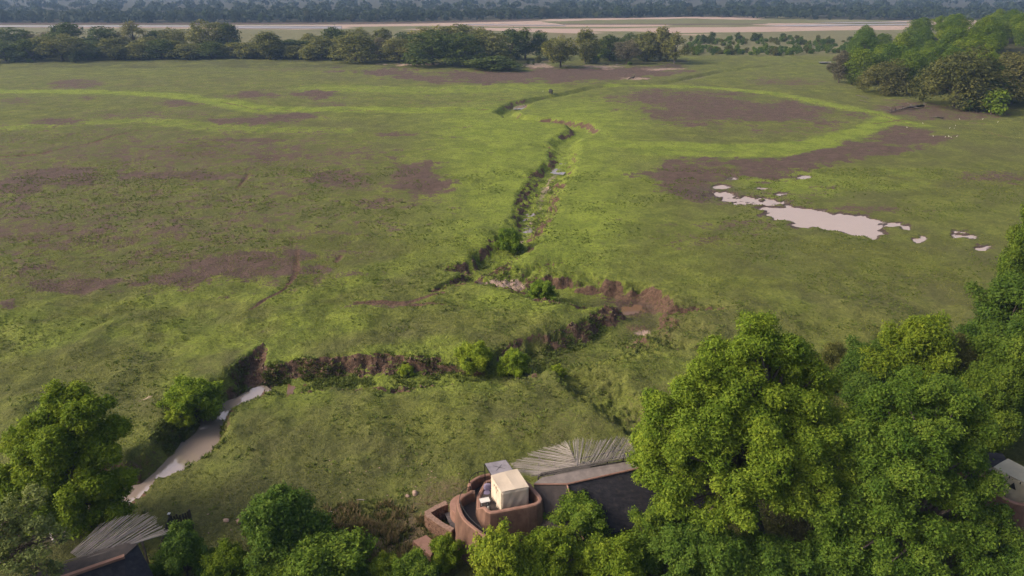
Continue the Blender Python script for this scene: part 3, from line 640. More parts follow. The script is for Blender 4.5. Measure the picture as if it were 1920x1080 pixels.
# --- prototypes
FAR = [proto('far_tree', 11, 8.5, 1.6, 19, 26, 'dome', 900, 5, .85, .55, .45),
       proto('far_tree', 12, 7.5, 1.2, 17, 18, 'oval', 800, 5, .85, .55, .4),
       proto('far_tree', 13, 9.5, 3.2, 17, 26, 'umbrella', 900, 5, .85, .55, .5, rl=(.2, .34), share=.95),
       proto('far_tree', 14, 7.0, .8, 13, 16, 'dome', 800, 5, .8, .5, .35),
       proto('far_tree', 15, 6.5, 3.5, 20, 18, 'oval', 600, 5, .75, .6, .4, rl=(.24, .36), share=.95, shell=.6)]
WOOD = [proto('wood_tree', 21, 9.0, 2.5, 17, 24, 'dome', 2400, 5, .55, .42, .4, share=.8),
        proto('wood_tree', 22, 8.0, 2.0, 19, 22, 'oval', 2200, 5, .55, .42, .4),
        proto('wood_tree', 23, 10.0, 5.0, 17, 26, 'umbrella', 2400, 5, .55, .42, .45, rl=(.2, .32), share=.95),
        proto('wood_tree', 24, 8.5, .6, 13, 20, 'dome', 2400, 5, .55, .45, .35, droop=.5)]
SHRUB = [proto('shrub', 31, 3.0, .2, 4.2, 9, 'dome', 260, 5, .5, .35, .12, hfork=.3), proto('shrub', 32, 2.6, .1, 3.0, 8, 'dome', 240, 5, .5, .35, .1, hfork=.3), proto('shrub', 33, 2.2, .4, 5.0, 8, 'oval', 240, 5, .45, .3, .12, hfork=.3)]

# --- trees on the far bank of the river (front row)
rng = random.Random(77)
xb = [-260,0,300,640,760,900,1000,1150,1300,1500,1520,1640]; ybp = [44,43,43,42,41,38,36,34,31.5,32,37,38]
for i in range(64):
    px = -120 + i * 27.6 + rng.uniform(-12, 12); b = P(px, float(np.interp(px, xb, ybp)) - .25)
    place(FAR[rng.choice([0, 1, 3])], (b.x, b.y, gz(b.x, b.y) - .2), rng.uniform(0, 6.28), rng.uniform(.5, .85), [q * .62 for q in rng.choice([DARK, GREEN, OLIVE, DARK])],
          'hazy green tree in the front rank along the far river bank', 'tree', 'trees along the far river bank', name='riverbank_tree')

# --- the belt of trees behind the meadow
ORD = lambda n: {1: 'first', 2: 'second', 3: 'third', 4: 'fourth', 5: 'fifth', 6: 'sixth', 7: 'seventh', 8: 'eighth', 9: 'ninth', 10: 'tenth', 11: 'eleventh', 12: 'twelfth', 13: 'thirteenth', 14: 'fourteenth', 15: 'fifteenth', 16: 'sixteenth', 17: 'seventeenth', 18: 'eighteenth', 19: 'nineteenth', 20: 'twentieth'}.get(n) or ('twenty-' + ORD(n - 20) if n < 30 else 'thirtieth' if n == 30 else 'thirty-' + ORD(n - 30) if n < 40 else 'fortieth' if n == 40 else 'forty-' + ORD(n - 40))
BELT_FRONT = [  # px, base py, crown width px, top py, kind, colour
 (10,115,80,78,3,DARK),(62,114,70,74,1,DARK),(118,114,95,66,2,OLIVE),(165,112,60,78,3,DARK),(215,112,75,72,1,OLIVE),(262,112,60,80,3,OLIVE),(305,110,70,74,0,DARK),(352,110,70,82,3,OLIVE),(398,109,60,78,0,DARK),
 (440,108,50,80,3,OLIVE),(468,109,48,78,3,OLIVE),(505,110,66,60,1,OLIVE),(552,110,46,84,3,OLIVE),(604,112,70,68,0,OLIVE),(668,117,88,62,0,OLIVE),(712,112,50,72,4,GREY),(748,117,72,70,0,TAN),(812,122,120,58,0,DARK),
 (868,124,90,62,0,DARK),(915,120,95,58,0,OLIVE),(928,130,100,104,3,DARK),(1050,127,70,70,2,OLIVE),(1096,119,56,56,1,OLIVE),(1175,120,50,76,2,GREY),(1142,114,54,66,1,DARK),(1212,114,60,60,1,OLIVE),(1238,115,50,52,1,TAN),(1264,119,44,62,4,OLIVE)]
BELT_BACK = [(-30,104,90,60,0,DARK),(30,104,90,52,0,DARK),(135,104,80,44,1,DARK),(85,103,60,62,2,GREY),(200,103,80,50,0,DARK),(255,102,60,42,4,TAN),(300,101,60,58,1,DARK),(330,101,60,54,2,OLIVE),(395,102,80,40,2,OLIVE),(432,101,50,44,1,DARK),
 (505,101,60,64,0,OLIVE),(628,102,60,52,1,DARK),(672,102,60,54,2,OLIVE),(720,102,50,54,1,OLIVE),(760,101,60,60,0,DARK),(815,104,90,50,2,TAN),(858,104,90,46,0,OLIVE),(880,104,80,50,2,OLIVE),(985,112,56,54,4,DARK),(1012,111,46,58,0,DARK),(958,112,60,56,1,DARK),(1180,106,40,62,0,DARK),(1010,118,14,104,1,OLIVE),(585,101,60,62,3,OLIVE)]
names_kind = {0: 'rounded', 1: 'tall', 2: 'spreading', 3: 'low bushy', 4: 'thin crowned'}
cname = {DARK: 'dark green', OLIVE: 'olive', GREEN: 'mid green', GREY: 'grey brown', TAN: 'tan green'}
rng = random.Random(66); BELT_MID = [(-40 + i * 37 + rng.uniform(-10, 10), 107 + rng.uniform(-1, 1), rng.uniform(55, 85), rng.uniform(68, 84), rng.choice([0, 1, 3, 3]), rng.choice([OLIVE, DARK, OLIVE, TAN])) for i in range(27)] + [(1125,108,50,74,1,OLIVE),(1160,107,46,72,0,DARK),(1195,107,50,76,3,OLIVE)]
for rowname, row in (('front', BELT_FRONT), ('middle', BELT_MID), ('back', BELT_BACK)):
    row = sorted(row, key=lambda q: q[0])
    for i, (px, py, wpx, top, kd, c) in enumerate(row):
        b = on_ground(px, py); dep = b.y * math.cos(PIT) + (CAMH - b.z) * math.sin(PIT)
        pr = FAR[kd]; prR = [8.5, 7.5, 9.5, 7.0, 6.5][kd]; prH = [19, 17, 17, 13, 20][kd]
        s = wpx / FPX * dep / 2 / prR * 1.12; ht = PY(px, top, b.y).z - b.z
        place(pr, (b.x, b.y, b.z - .15), i * 1.7, s, [q * 1.4 for q in c], f'{cname[c]} {names_kind[kd]} tree, {ORD(i + 1)} from left in the belt\'s {rowname} row', 'tree', 'trees of the belt behind the meadow', sz=ht / prH * 1.03, name='belt_tree')
for i, (px, py, s, c) in enumerate([(25,117,.7,GREEN),(58,117,.7,GREEN),(140,118,1.2,DARK),(1118,119,1.0,GREEN),(1205,113,1.1,GREEN),(1000,122,.5,DARK),(990,121,.5,OLIVE),(1180,122,.6,GREEN),(640,112,.7,DARK),(575,112,.9,OLIVE),(780,118,.7,OLIVE),(1035,118,.5,DARK),(1150,112,.9,BRIGHT),(1125,110,.9,BRIGHT)]):
    b = on_ground(px, py)
    place(SHRUB[i % 3], b, i * 1.1, s, c, f'small shrub at the foot of the tree belt, {ORD(sum(1 for q in [25,58,140,1118,1205,1000,990,1180,640,575,780,1035,1150,1125] if q <= px))} from the left', 'shrub', 'shrubs at the foot of the tree belt')

# --- low scrub between the meadow and the river
rng = random.Random(9); n_s = 0
for i in range(250):
    k = rng.random()
    if k < .5: px = rng.uniform(1290, 1625); py = 82 - (px - 1290) * .012 + rng.uniform(-6, 5) + (8 if px > 1500 else 0) * rng.random()
    elif k < .92: px = rng.uniform(1283, 1505) ** 1.0; py = rng.uniform(92, 105)
    else: px = rng.uniform(1500, 1600); py = rng.uniform(92, 102)
    b = P(px, py); big = rng.random() < .14 and py < 84
    place(SHRUB[i % 3], (b.x, b.y, gz(b.x, b.y) - .1), rng.uniform(0, 6.28), rng.uniform(1.1, 1.5) if big else rng.uniform(.55, .95), rng.choice([DARK, DARK] if big else [GREEN, DEEP, OLIVE, GREEN]),
          'tall dark bush standing out of the scrub belt near the river' if big else ('low green shrub in the rear scrub strip nearest the river' if py < 90.5 else 'low green shrub in the front scrub strip beside the meadow'), 'shrub', 'tall bushes of the scrub belt' if big else 'shrubs of the rear scrub strip' if py < 90.5 else 'shrubs of the front scrub strip', name='scrub_bush')

# --- wood on the rise at the right
EDGE = [(1572,156,46,96,1,GREY,'grey green'),(1608,158,70,92,0,BRIGHT,'bright green'),(1655,175,92,112,3,TAN,'tan olive'),(1702,172,70,108,0,BRIGHT,'yellow green'),(1786,200,140,92,3,OLIVE,'dusky olive'),(1892,200,110,102,0,TAN,'brownish tan'),(1740,178,70,120,3,DARK,'dark green'),(1840,198,70,110,3,DARK,'dark green')]
for i, (px, py, wpx, top, kd, c, cn) in enumerate(sorted(EDGE)):
    b = on_ground(px, py); dep = b.y * math.cos(PIT) + (CAMH - b.z) * math.sin(PIT)
    prR = [9, 8, 10, 8.5][kd]; prH = [17, 19, 17, 13][kd]; ht = PY(px, top, b.y).z - b.z
    place(WOOD[kd], (b.x, b.y, b.z - .2), i * 2.1, wpx / FPX * dep / 2 / prR * 1.1, c, f'{cn} tree at the meadow edge of the right hand wood, {ORD(i + 1)} from the left', 'tree', 'trees of the wood on the right', sz=ht / prH * 1.03, name='wood_tree')
for i, (px, py, s, c, lb) in enumerate([(1858,214,2.0,BRIGHT,'rounded bright green bush in front of the right hand wood'), (1822,208,1.5,GREEN,'small bright bush beside the larger bush before the wood'), (1596,160,1.3,DARK,'dark low bush at the left corner of the right hand wood')]):
    place(SHRUB[i % 3], on_ground(px, py), i, s, c, lb, 'bush')
rng = random.Random(41); spots = []
tries = 0
while len(spots) < 70 and tries < 6000:
    tries += 1; x = rng.uniform(140, 330); y = rng.uniform(225, 470)
    h = float(hill_shape(np.array([x]), np.array([y]))[0])
    px, py = to_px(x, y)
    if h < .5 or px > 2120: continue
    if any(math.hypot(x - a, y - b) < 10.5 for a, b in spots): continue
    spots.append((x, y))
spots.sort(key=lambda q: q[0] / q[1])
for i, (x, y) in enumerate(spots):
    c = rng.choice([GREEN, GREEN, BRIGHT, DEEP, BRIGHT, GREEN]); kd = rng.choice([0, 1, 2, 2, 0])
    place(WOOD[kd], (x, y, gz(x, y) - .2), rng.uniform(0, 6.28), rng.uniform(.72, 1.02), c, f'leafy tree inside the right hand wood, {ORD(i + 1) if i < 49 else str(i + 1) + "th"} counting from its left end', 'tree', 'trees of the wood on the right', name='wood_tree')

# --- the big trees in front
def near_tree(name, base, lob, nsprig, per, lsize, spread, r0, color, seed, label, flat=.85, droop=.3, extra=1.6, upb=.2, hfork=.45, share=.55):
    """lob: (px, py, distance, radius): boughs of the crown; each is split in smaller boughs"""
    rg = random.Random(seed); L = []
    for (px, py, Y, r) in lob:
        c = PY(px, py, Y); L.append((c.x, c.y, c.z, r * .62, flat))
        for k in range(8):
            v = Vector((rg.gauss(0, 1), rg.gauss(-.15, 1), rg.gauss(.25, .8))); v.normalize(); q = c + v * r * rg.uniform(.62, .86)
            L.append((q.x, q.y, q.z, r * rg.uniform(.30, .50), flat))
    L = np.array(L); bz = gz(base.x, base.y); b = Vector((base.x, base.y, bz))
    L = L[L[:, 2] > bz + .5]
    return tree_at(name, b, L, leaf_arrays(seed, L, nsprig, per, lsize, spread, .30, upb, droop, .72, True, .40), r0, color, seed, label, 'tree', None, hfork, share)

T1 = [(1420,640,47.5,2.3),(1365,665,47,2.0),(1470,655,48,2.1),(1335,690,46,1.8),(1500,690,48,2.0),(1290,735,46,2.0),(1245,765,45.5,1.9),(1340,750,45,2.2),(1410,730,45.5,2.4),(1480,750,46,2.3),(1535,740,47,1.9),
      (1225,830,44.5,1.8),(1285,820,43.5,2.1),(1350,830,43,2.2),(1430,820,42.8,2.3),(1510,820,43.5,2.2),(1560,800,45,1.8),(1225,890,43.5,1.5),(1290,900,42.5,1.9),(1370,900,41.5,1.9),(1450,880,41,2.1),(1530,890,42,1.9),
      (1260,940,42,1.3),(1330,970,41,1.5),(1480,940,40.5,1.6),(1560,880,43,1.7),(1400,700,51,2.6),(1460,720,52,2.6),(1350,720,51,2.4),(1400,800,50,2.8),(1480,820,50,2.6),(1300,790,49,2.3),(1400,960,40,1.3),(1215,860,45,1.3)]
near_tree('broad_tree', P(1420, 1010), T1, 30000, 8, .19, .17, .62, (0.165, 0.24, 0.024), 501, 'largest pale green tree with a domed crown beside the pole roofed lodge')
T2 = [(1640,760,45,1.9),(1700,735,45.5,2.0),(1765,755,45.5,2.0),(1815,800,45,1.8),(1610,820,43.5,1.7),(1670,820,43,2.0),(1740,830,43,2.2),(1795,860,43,1.8),(1832,912,42,1.5),(1640,890,41.5,1.9),(1710,900,41,2.0),(1780,930,41,1.9),
      (1840,965,41,1.5),(1878,985,40.5,1.4),(1600,950,40.5,1.7),(1670,970,39.5,1.9),(1740,990,39.3,1.9),(1810,1020,39,1.7),(1580,1020,39,1.6),(1650,1050,38,1.7),(1730,1065,37.6,1.8),(1840,1070,37.6,1.5),(1700,780,49,2.6),(1760,820,48,2.6),(1640,850,47,2.4),(1540,970,40,1.5)]
near_tree('broad_tree', P(1700, 1060), T2, 22000, 8, .19, .17, .5, (0.105, 0.175, 0.022), 502, 'deep green broad tree standing right of the largest pale tree')
TL = [(125,760,46,1.7),(85,790,45.5,1.5),(170,775,46,1.6),(205,810,46,1.3),(55,840,45,1.7),(120,830,44.5,1.9),(180,850,45,1.6),(25,890,44,1.6),(90,900,43.5,2.0),(160,910,43.5,1.8),(210,900,44.5,1.4),(215,955,43.5,1.4),(150,970,42.5,1.6),(80,965,42,1.7),(20,950,43,1.6),(120,860,47,2.2),(-40,900,44,1.8),(190,990,43,1.0),(110,740,46.5,1.1)]
near_tree('leafy_tree', P(110, 1010), TL, 15000, 8, .20, .17, .36, (0.175, 0.245, 0.018), 503, 'bright green tree at the left edge beside the muddy stream pool')
TS = [(30,960,36,1.1),(70,985,35.5,.9),(20,1010,35,1.1),(-20,980,35,1.2),(80,1035,34.5,.8),(40,1060,34,1.0),(-10,1050,34,1.1),(100,1065,34.4,.7),(60,935,36.5,.8),(110,1000,35.5,.6)]
near_tree('small_leaved_tree', P(-60, 1130), TS, 1100, 8, .17, .13, .2, (0.2, 0.24, 0.075), 504, 'open pale tree with visible grey branches in the bottom left corner', hfork=.5, share=.98)

MID = [proto('round_tree', 61, 5.0, .8, 10.5, 34, 'dome', 8000, 7, .24, .21, .26, rl=(.22, .36), share=.7, droop=.3, tri=True, shoots=12), proto('round_tree', 62, 5.2, 1.6, 10, 32, 'umbrella', 7500, 7, .24, .21, .26, rl=(.2, .34), share=.9, droop=.3, tri=True, shoots=12)]
MT = [(1690,775,150,600,0,BRIGHT,'yellow green round topped tree behind the large trees'),(1610,760,120,650,1,DEEP,'dark tree tucked behind the right shoulder of the largest tree'),(1770,765,120,642,1,OLIVE,'olive spreading tree behind the deep green broad tree'),(1865,690,150,522,0,DEEP,'tall dark green tree near the right edge above the others'),
      (1880,800,155,628,1,GREEN,'mid green spreading tree at the right edge above the tent'),(1925,560,110,350,0,GREEN,'bright green tree cut by the right edge beside the pond'),(1830,840,120,690,0,GREEN,'small round green tree left of the olive canvas tent'),(1560,735,90,655,1,OLIVE,'low olive tree peeping over behind the largest tree'),(1965,760,160,560,1,DEEP,'dark tree mostly hidden beyond the right edge')]
for i, (px, py, wpx, top, kd, c, lb) in enumerate(MT):
    b = on_ground(px, py); dep = b.y * math.cos(PIT) + (CAMH - b.z) * math.sin(PIT); ht = PY(px, top, b.y).z - b.z
    place(MID[kd], (b.x, b.y, b.z - .1), 1.3 * i, wpx / FPX * dep / 2 / 5.0 * 1.1, c, lb, 'tree', None, sz=ht / 10.3 * 1.02)

BUSH = [proto('leafy_bush', 71, 2.4, .15, 4.4, 26, 'dome', 3800, 7, .16, .13, .10, rl=(.2, .36), hfork=.25, share=.9, tri=True, shoots=16), proto('leafy_bush', 72, 2.2, .3, 4.0, 22, 'oval', 3000, 7, .16, .14, .09, rl=(.18, .3), hfork=.25, share=.95, shell=.5, tri=True, shoots=16), proto('leafy_bush', 73, 2.5, .1, 3.2, 24, 'dome', 3600, 7, .16, .13, .08, rl=(.2, .34), hfork=.25, share=.9, tri=True, shoots=16)]
BL = [(538,1042,145,925,0,DEEP,'large dark green bush on the slope left of the dry grass'),(620,1100,160,1018,2,GREEN,'mid green bush at the bottom edge below the dark bush'),(352,1085,95,1000,0,DEEP,'dark bush covering the foot of the palisade fence'),(432,1095,85,1034,2,BRIGHT,'yellow green bush at the bottom edge right of the palisade'),(520,1105,95,1058,2,GREEN,'low bush at the bottom edge under the large dark bush'),
      (838,1060,70,1010,1,BRIGHT,'bright feathery bush beside the reddish stone plinth'),(935,1102,120,1002,1,YELL,'light green feathery bush before the curved terrace wall'),(1080,1012,128,934,0,GREEN,'green bush growing against the dark roof slope'),(1040,1085,105,1000,1,BRIGHT,'bright bush before the tower foot'),(1145,1098,115,1024,2,BRIGHT,'yellow green bush at the bottom edge below the roof'),
      (1212,1042,98,964,1,GREEN,'bush between the dark roof and the largest tree'),(1270,1085,120,990,0,DEEP,'dark bush under the left side of the largest tree'),(722,1090,70,1045,1,YELL,'small yellow green sapling at the bottom edge beside dry grass'),(1350,1100,130,1010,0,DEEP,'dark bush under the middle of the largest tree'),(1450,1100,130,1020,2,DEEP,'deep green bush at the bottom edge below the two trees'),(1545,1105,130,1030,0,DEEP,'dark bush between the trunks at the bottom edge'),
      (990,1105,110,1035,2,BRIGHT,'low bright bush at the bottom edge before the tower'),(780,1105,90,1050,2,GREEN,'low bush at the bottom edge below the stone plinth'),(1880,1130,130,1040,0,DEEP,'dark bush in the bottom right corner'),(250,1105,60,1058,2,DEEP,'dark low bush at the bottom edge near the left roof')]
for i, (px, py, wpx, top, kd, c, lb) in enumerate(BL):
    b = on_ground(px, py); dep = b.y * math.cos(PIT) + (CAMH - b.z) * math.sin(PIT); ht = PY(px, top, b.y).z - b.z
    place(BUSH[kd], (b.x, b.y, b.z - .05), 1.9 * i, wpx / FPX * dep / 2 / 2.3 * 1.05, [q * 1.15 for q in c], lb, 'bush', None, sz=max(.4, ht / [4.4, 4.0, 3.2][kd]))
GB = [(362,756,92,692,2,BRIGHT,'yellow green bush overhanging the bend of the muddy pool',0),(338,782,45,742,1,YELL,'small yellow bush just below the bush at the pool bend',0),(888,684,60,640,2,YELL,'yellow green bush in the gully, left of a pair',-1),(964,688,52,640,0,BRIGHT,'upright bush on the gully bank, right of a pair',-1),(1046,700,30,672,1,YELL,'small sapling at the head of the right hand trench',-.6),
      (956,462,44,424,0,GREEN,'bush on the left bank of the narrow upper gully',-.6),(1014,556,50,517,0,GREEN,'bush below the sandy slope where the gully turns',-.6),(760,682,26,658,2,YELL,'small bright shrub on the lip of the cut bank',-.2),(1130,1000,1,990,0,GREEN,'',0)]
for i, (px, py, wpx, top, kd, c, lb, dz) in enumerate(GB[:-1]):
    b = P(px, py, dz); b.z = gz(b.x, b.y); dep = b.y * math.cos(PIT) + (CAMH - b.z) * math.sin(PIT); s_ = wpx / FPX * dep / 2 / 2.3 * 1.1
    hh = (py - top) / FPX * dep / math.cos(math.atan2(CAMH, b.y)) * 1.0
    place(BUSH[kd], (b.x, b.y, b.z - .05), 2.3 * i, s_, [q * 1.35 for q in c], lb, 'bush', None, sz=min(s_ * 1.0, hh / [4.4, 4.0, 3.2][kd] * 1.1))

# ------------------------------------------------------------------ lodge with the star bed tower
def wall_ring(name, path, tops, bottoms, thick, batter, mat, closed=False, inner_z=None, capmat=None, root=None, smooth=True):
    """a wall along path (Vector xy), outer face battered, rounded top; the path runs so that outside is on its right"""
    n = len(path); mb = MB(); prof = []
    for i in range(n):
        a = path[(i - 1) % n] if closed or i > 0 else path[i]; b = path[(i + 1) % n] if closed or i < n - 1 else path[i]
        d = Vector((b[0] - a[0], b[1] - a[1], 0)); d.normalize(); o_ = Vector((d.y, -d.x, 0)); p = Vector((path[i][0], path[i][1], 0)); z = tops[i]
        iz = inner_z if inner_z is not None else bottoms[i]
        Hh = Vector((0, 0, 1)); th = thick / 2
        prof.append([p + o_ * (th + batter) + Hh * bottoms[i], p + o_ * (th + .04) + Hh * (z - .25), p + o_ * th + Hh * (z - .07), p + o_ * (th * .6) + Hh * z, p - o_ * (th * .6) + Hh * z, p - o_ * th + Hh * (z - .07), p - o_ * th + Hh * iz])
    vs = [q for r in prof for q in r]; fs = []
    for i in range(n if closed else n - 1):
        j = (i + 1) % n
        for k in range(6): fs.append((i * 7 + k, j * 7 + k, j * 7 + k + 1, i * 7 + k + 1))
    if not closed: fs.append(tuple(range(7))); fs.append(tuple((n - 1) * 7 + k for k in range(7))[::-1])
    mb.add(vs, fs); m = mb.mesh(name, mat, False)
    if capmat:
        m.materials.append(capmat)
        for p_ in m.polygons:
            if len(p_.vertices) == 4 and abs(p_.normal.z) > .55: p_.material_index = 1
    return wchild(name, m, root)
def smooth_path(pts, k=6):
    out = []; n = len(pts)
    for i in range(n - 1):
        p0 = pts[max(i - 1, 0)]; p1 = pts[i]; p2 = pts[i + 1]; p3 = pts[min(i + 2, n - 1)]
        for j in range(k):
            t = j / k; out.append(tuple(.5 * ((2 * p1[q]) + (-p0[q] + p2[q]) * t + (2 * p0[q] - 5 * p1[q] + 4 * p2[q] - p3[q]) * t * t + (-p0[q] + 3 * p1[q] - 3 * p2[q] + p3[q]) * t ** 3) for q in range(len(p1))))
    out.append(tuple(pts[-1])); return out
def rz_at(px, py, z): return P(px, py, z)

lodge = empty('lodge', (0.5, 45, 0)); tag(lodge, 'terracotta plastered lodge with tower terrace and fanned pole roof', 'lodge')
FLOOR_Z = 3.1; TER_Z = 2.6
# terrace: outer curved parapet
cur = [P(a, b, 3.6) for a, b in [(938,1024),(917,1009),(892,991),(872,974),(864,960),(860,947),(863,934),(876,925),(884,921)]]
cur = smooth_path([(p.x, p.y) for p in cur], 5)
tops = [3.6 - .0 * i for i in range(len(cur))]
wall_ring('terrace_parapet', cur[::-1], tops, [0.0] * len(cur), .3, .35, TERRA, False, TER_Z - .1, TERRATOP, lodge)
up = [P(a, b, 3.6) for a, b in [(881,913),(881,905),(890,897),(902,891),(916,888),(934,886)]]
up = smooth_path([(p.x, p.y) for p in up], 4)
wall_ring('terrace_parapet', up, [3.55] * len(up), [0.0] * len(up), .3, .25, TERRA, False, TER_Z - .1, TERRATOP, lodge) if False else wall_ring('terrace_parapet', up[::-1], [3.55] * len(up), [0.0] * len(up), .3, .25, TERRA, False, TER_Z - .1, TERRATOP, lodge)
# pillar at the gap
mb = MB(); q = P(886, 922, 3.5); mb.box((q.x, q.y, 1.75), (.42, .42, 3.5)); wchild('gate_pillar', mb.mesh('gate_pillar', TERRA, bevel=.05), lodge)
# terrace floor
fl = [P(a, b, TER_Z) for a, b in [(905,1012),(890,1000),(877,985),(869,968),(868,952),(876,941),(886,930),(888,915),(905,905),(935,898),(960,905),(960,950),(915,1000)]]
mb = MB(); mb.prism([(p.x, p.y) for p in fl], TER_Z - .25, TER_Z); wchild('terrace_floor', mb.mesh('terrace_floor', DARKFLOOR), lodge)
# tower body and its parapet
tw = [(897,934,3.2),(903,943,3.9),(909,951,4.3),(914,957,4.3),(920,959.5,4.3),(930,958.5,4.3),(960,953,4.3),(990,947.5,4.3),(1004,944,4.3),(1011,940,4.3),(1013,935,4.3),(1010,929,4.3),(1003,921,4.3),(992,908,4.3),(980,899,4.3)]
twp = [P(a, b, 4.3) for a, b, _ in tw]
back = [(Vector((-.2, 48.2, 0)), 3.2), (Vector((-2.2, 47.4, 0)), 3.2), (Vector((-2.75, 45.6, 0)), 3.2)]
path = [(p.x, p.y) for p in twp] + [(p.x, p.y) for p, _ in back]; tz = [t[2] for t in tw] + [t for _, t in back]
wall_ring('tower_wall', path, tz, [0.0] * len(path), .34, .5, TERRA, True, FLOOR_Z - .1, TERRATOP, lodge)
mb = MB(); mb.prism(path, FLOOR_Z - .2, FLOOR_Z); wchild('tower_floor', mb.mesh('tower_floor', DARKFLOOR), lodge)
# steps down at the near end of the terrace
for k in range(4):
    q = P(893 + k * 6, 990 + k * 6.5, TER_Z - .18 * k); mb = MB(); mb.box((q.x + .1, q.y, TER_Z - .1 - .22 * (k + 1)), (1.0, .34, .2), Matrix.Rotation(-.75, 3, 'Z')); wchild('step', mb.mesh('step', BLACK, bevel=.015), lodge)
# hand rails on the parapets
def rail(pts, posts, root, zt=.14):
    mb = MB(); mb.tube(smooth_path([(p.x, p.y, p.z) for p in pts], 4), .03, 6); r = wchild('hand_rail', mb.mesh('hand_rail', BLACK, True), root)
    for p in posts:
        mb = MB(); mb.tube([(p.x, p.y, p.z - .34), (p.x, p.y, p.z + .01)], .045, 6); wchild('rail_post', mb.mesh('rail_post', BLACK), root)
rp = [P(a, b, 3.9) for a, b in [(917,1000),(894,983),(878,967),(867,950),(862,938),(864,926),(872,917),(882,912)]]
rail(rp, [rp[0], rp[1], rp[3], rp[4], rp[7]], lodge)
rp = [P(a, b, 3.9) for a, b in [(880,899),(886,891),(896,885),(908,884)]]; rail(rp, [rp[0], rp[2]], lodge)
# round buttress beside the deck
mb = MB(); q = P(851, 952, 1.5); pts = [(q.x + 1.0 + 1.35 * math.cos(a), q.y + 1.35 * math.sin(a)) for a in [math.pi * 2 * k / 20 for k in range(20)]]; mb.prism(pts, 0, 1.9); wchild('round_plinth', mb.mesh('round_plinth', TERRATOP, bevel=.05), lodge)

# roof: pale capping slab, dark near slope, hip end
SZ = 4.6
e = [P(a, b, SZ) for a, b in [(1001,906.5),(1063,906),(1190,878),(1290,855)]]; fb = [P(a, b, SZ + .12) for a, b in [(1017,897),(1060,889),(1186,866),(1290,843)]]
mb = MB(); top = [Vector((p.x, p.y, SZ + .02)) for p in e] + [Vector((p.x, p.y, SZ + .25)) for p in fb][::-1]
n = len(top); mb.add(top + [p - Vector((0, 0, .16)) for p in top], [tuple(range(n)), tuple(range(n, 2 * n))[::-1]] + [(i, (i + 1) % n, n + (i + 1) % n, n + i) for i in range(n)])
roof = wchild('roof_capping', mb.mesh('roof_capping', CEMENT), lodge)
mb = MB(); mb.tube([e[0] + Vector((0, 0, -.06)), e[1] + Vector((0, -.03, -.06)), e[2] + Vector((0, -.03, -.06)), e[3] + Vector((0, -.03, -.06))], .085, 6); wchild('roof_edge', mb.mesh('roof_edge', TERRATOP), lodge)
def slope(name, a, b, drop, outv, mat, ncol, nrow, root, skew=(0, 0)):
    """roof slope as a slightly sagging sheet"""
    V = []; F_ = []
    for i in range(nrow + 1):
        for j in range(ncol + 1):
            t = j / ncol; s = i / nrow; p = a.lerp(b, t) + Vector(outv) * s + Vector((skew[0] * s * (1 - t) + skew[1] * s * t, 0, -drop * s))
            p.z -= .10 * math.sin(math.pi * s) + .03 * math.sin(j * 1.7 + i); V.append(p)
    for i in range(nrow):
        for j in range(ncol): q_ = i * (ncol + 1) + j; F_.append((q_, q_ + 1, q_ + ncol + 2, q_ + ncol + 1))
    V2 = [p - Vector((0, 0, .12)) for p in V]; nv = len(V); mb = MB(); mb.add(V + V2, F_ + [tuple(i + nv for i in f)[::-1] for f in F_])
    return wchild(name, mb.mesh(name, mat, True), root)
dn = Vector((0, 0, .12))
slope('roof_slope', e[1] - dn, e[2] - dn, 2.5, (1.1, -3.6, 0), DARKROOF, 14, 6, lodge); slope('roof_slope', e[2] - dn, e[3] - dn, 2.5, (1.1, -3.6, 0), DARKROOF, 10, 6, lodge)
mb = MB(); A_, B_ = e[0] - dn, e[1] - dn; C_ = B_ + Vector((1.1, -3.6, -2.5)); D_ = A_ + Vector((.3, -2.6, -2.8)); mb.poly([A_, B_, C_, D_]); mb.poly([p - Vector((0, 0, .1)) for p in (D_, C_, B_, A_)]); wchild('hip_end', mb.mesh('hip_end', BROWNROOF), lodge)
mb = MB(); mb.tube([B_ + Vector((0, 0, .06)), C_ + Vector((0, 0, .06))], .07, 6); wchild('hip_edge', mb.mesh('hip_edge', TERRATOP), lodge)
mb = MB(); wl = [A_ + Vector((.4, 0, 0)), B_ + Vector((.4, -.6, 0)), e[3] + Vector((0, -.5, 0)), fb[3] + Vector((0, 2.2, 0)), fb[0] + Vector((.6, 1.6, 0))]; mb.prism([(p.x, p.y) for p in wl], 0, 2.6); wchild('lodge_wall', mb.mesh('lodge_wall', TERRA), lodge)

# poles of the fanned roof: each one a part of the pole roof
def cyl_unit(n=6):
    mb = MB(); mb.tube([(0, 0, 0), (0, 0, .5), (0, 0, 1)], [1, .92, .78], n); return mb.mesh('pole', POLE, True)
POLE_M = cyl_unit()
STICK_M = POLE_M.copy(); STICK_M.materials.clear(); STICK_M.materials.append(STICK)
def pole(a, b, r, parent, off, mesh=None, name='pole'):
    o = link(name, mesh or POLE_M, parent); d = b - a
    o.location = a + off; o.rotation_mode = 'QUATERNION'; o.rotation_quaternion = d.to_track_quat('Z', 'Y'); o.scale = (r, r, d.length)
    return o
def interp_poly(pts, t):
    n = len(pts) - 1; f = min(max(t, 0), 1) * n; i = min(int(f), n - 1); return pts[i].lerp(pts[i + 1], f - i)
mb = MB()
for a, b in [((1010,892),(1186,862)),((1030,880),(1185,852)),((1060,866),(1170,842))]:
    mb.beam(P(a[0], a[1], 4.2), P(b[0], b[1], 4.2), .09, .09)
for a, b in [((1081,876),(1072,846)),((1150,862),(1150,840)),((1040,884),(1010,858))]:
    mb.beam(P(a[0], a[1], 4.1), P(b[0], b[1], 3.7), .1, .1)
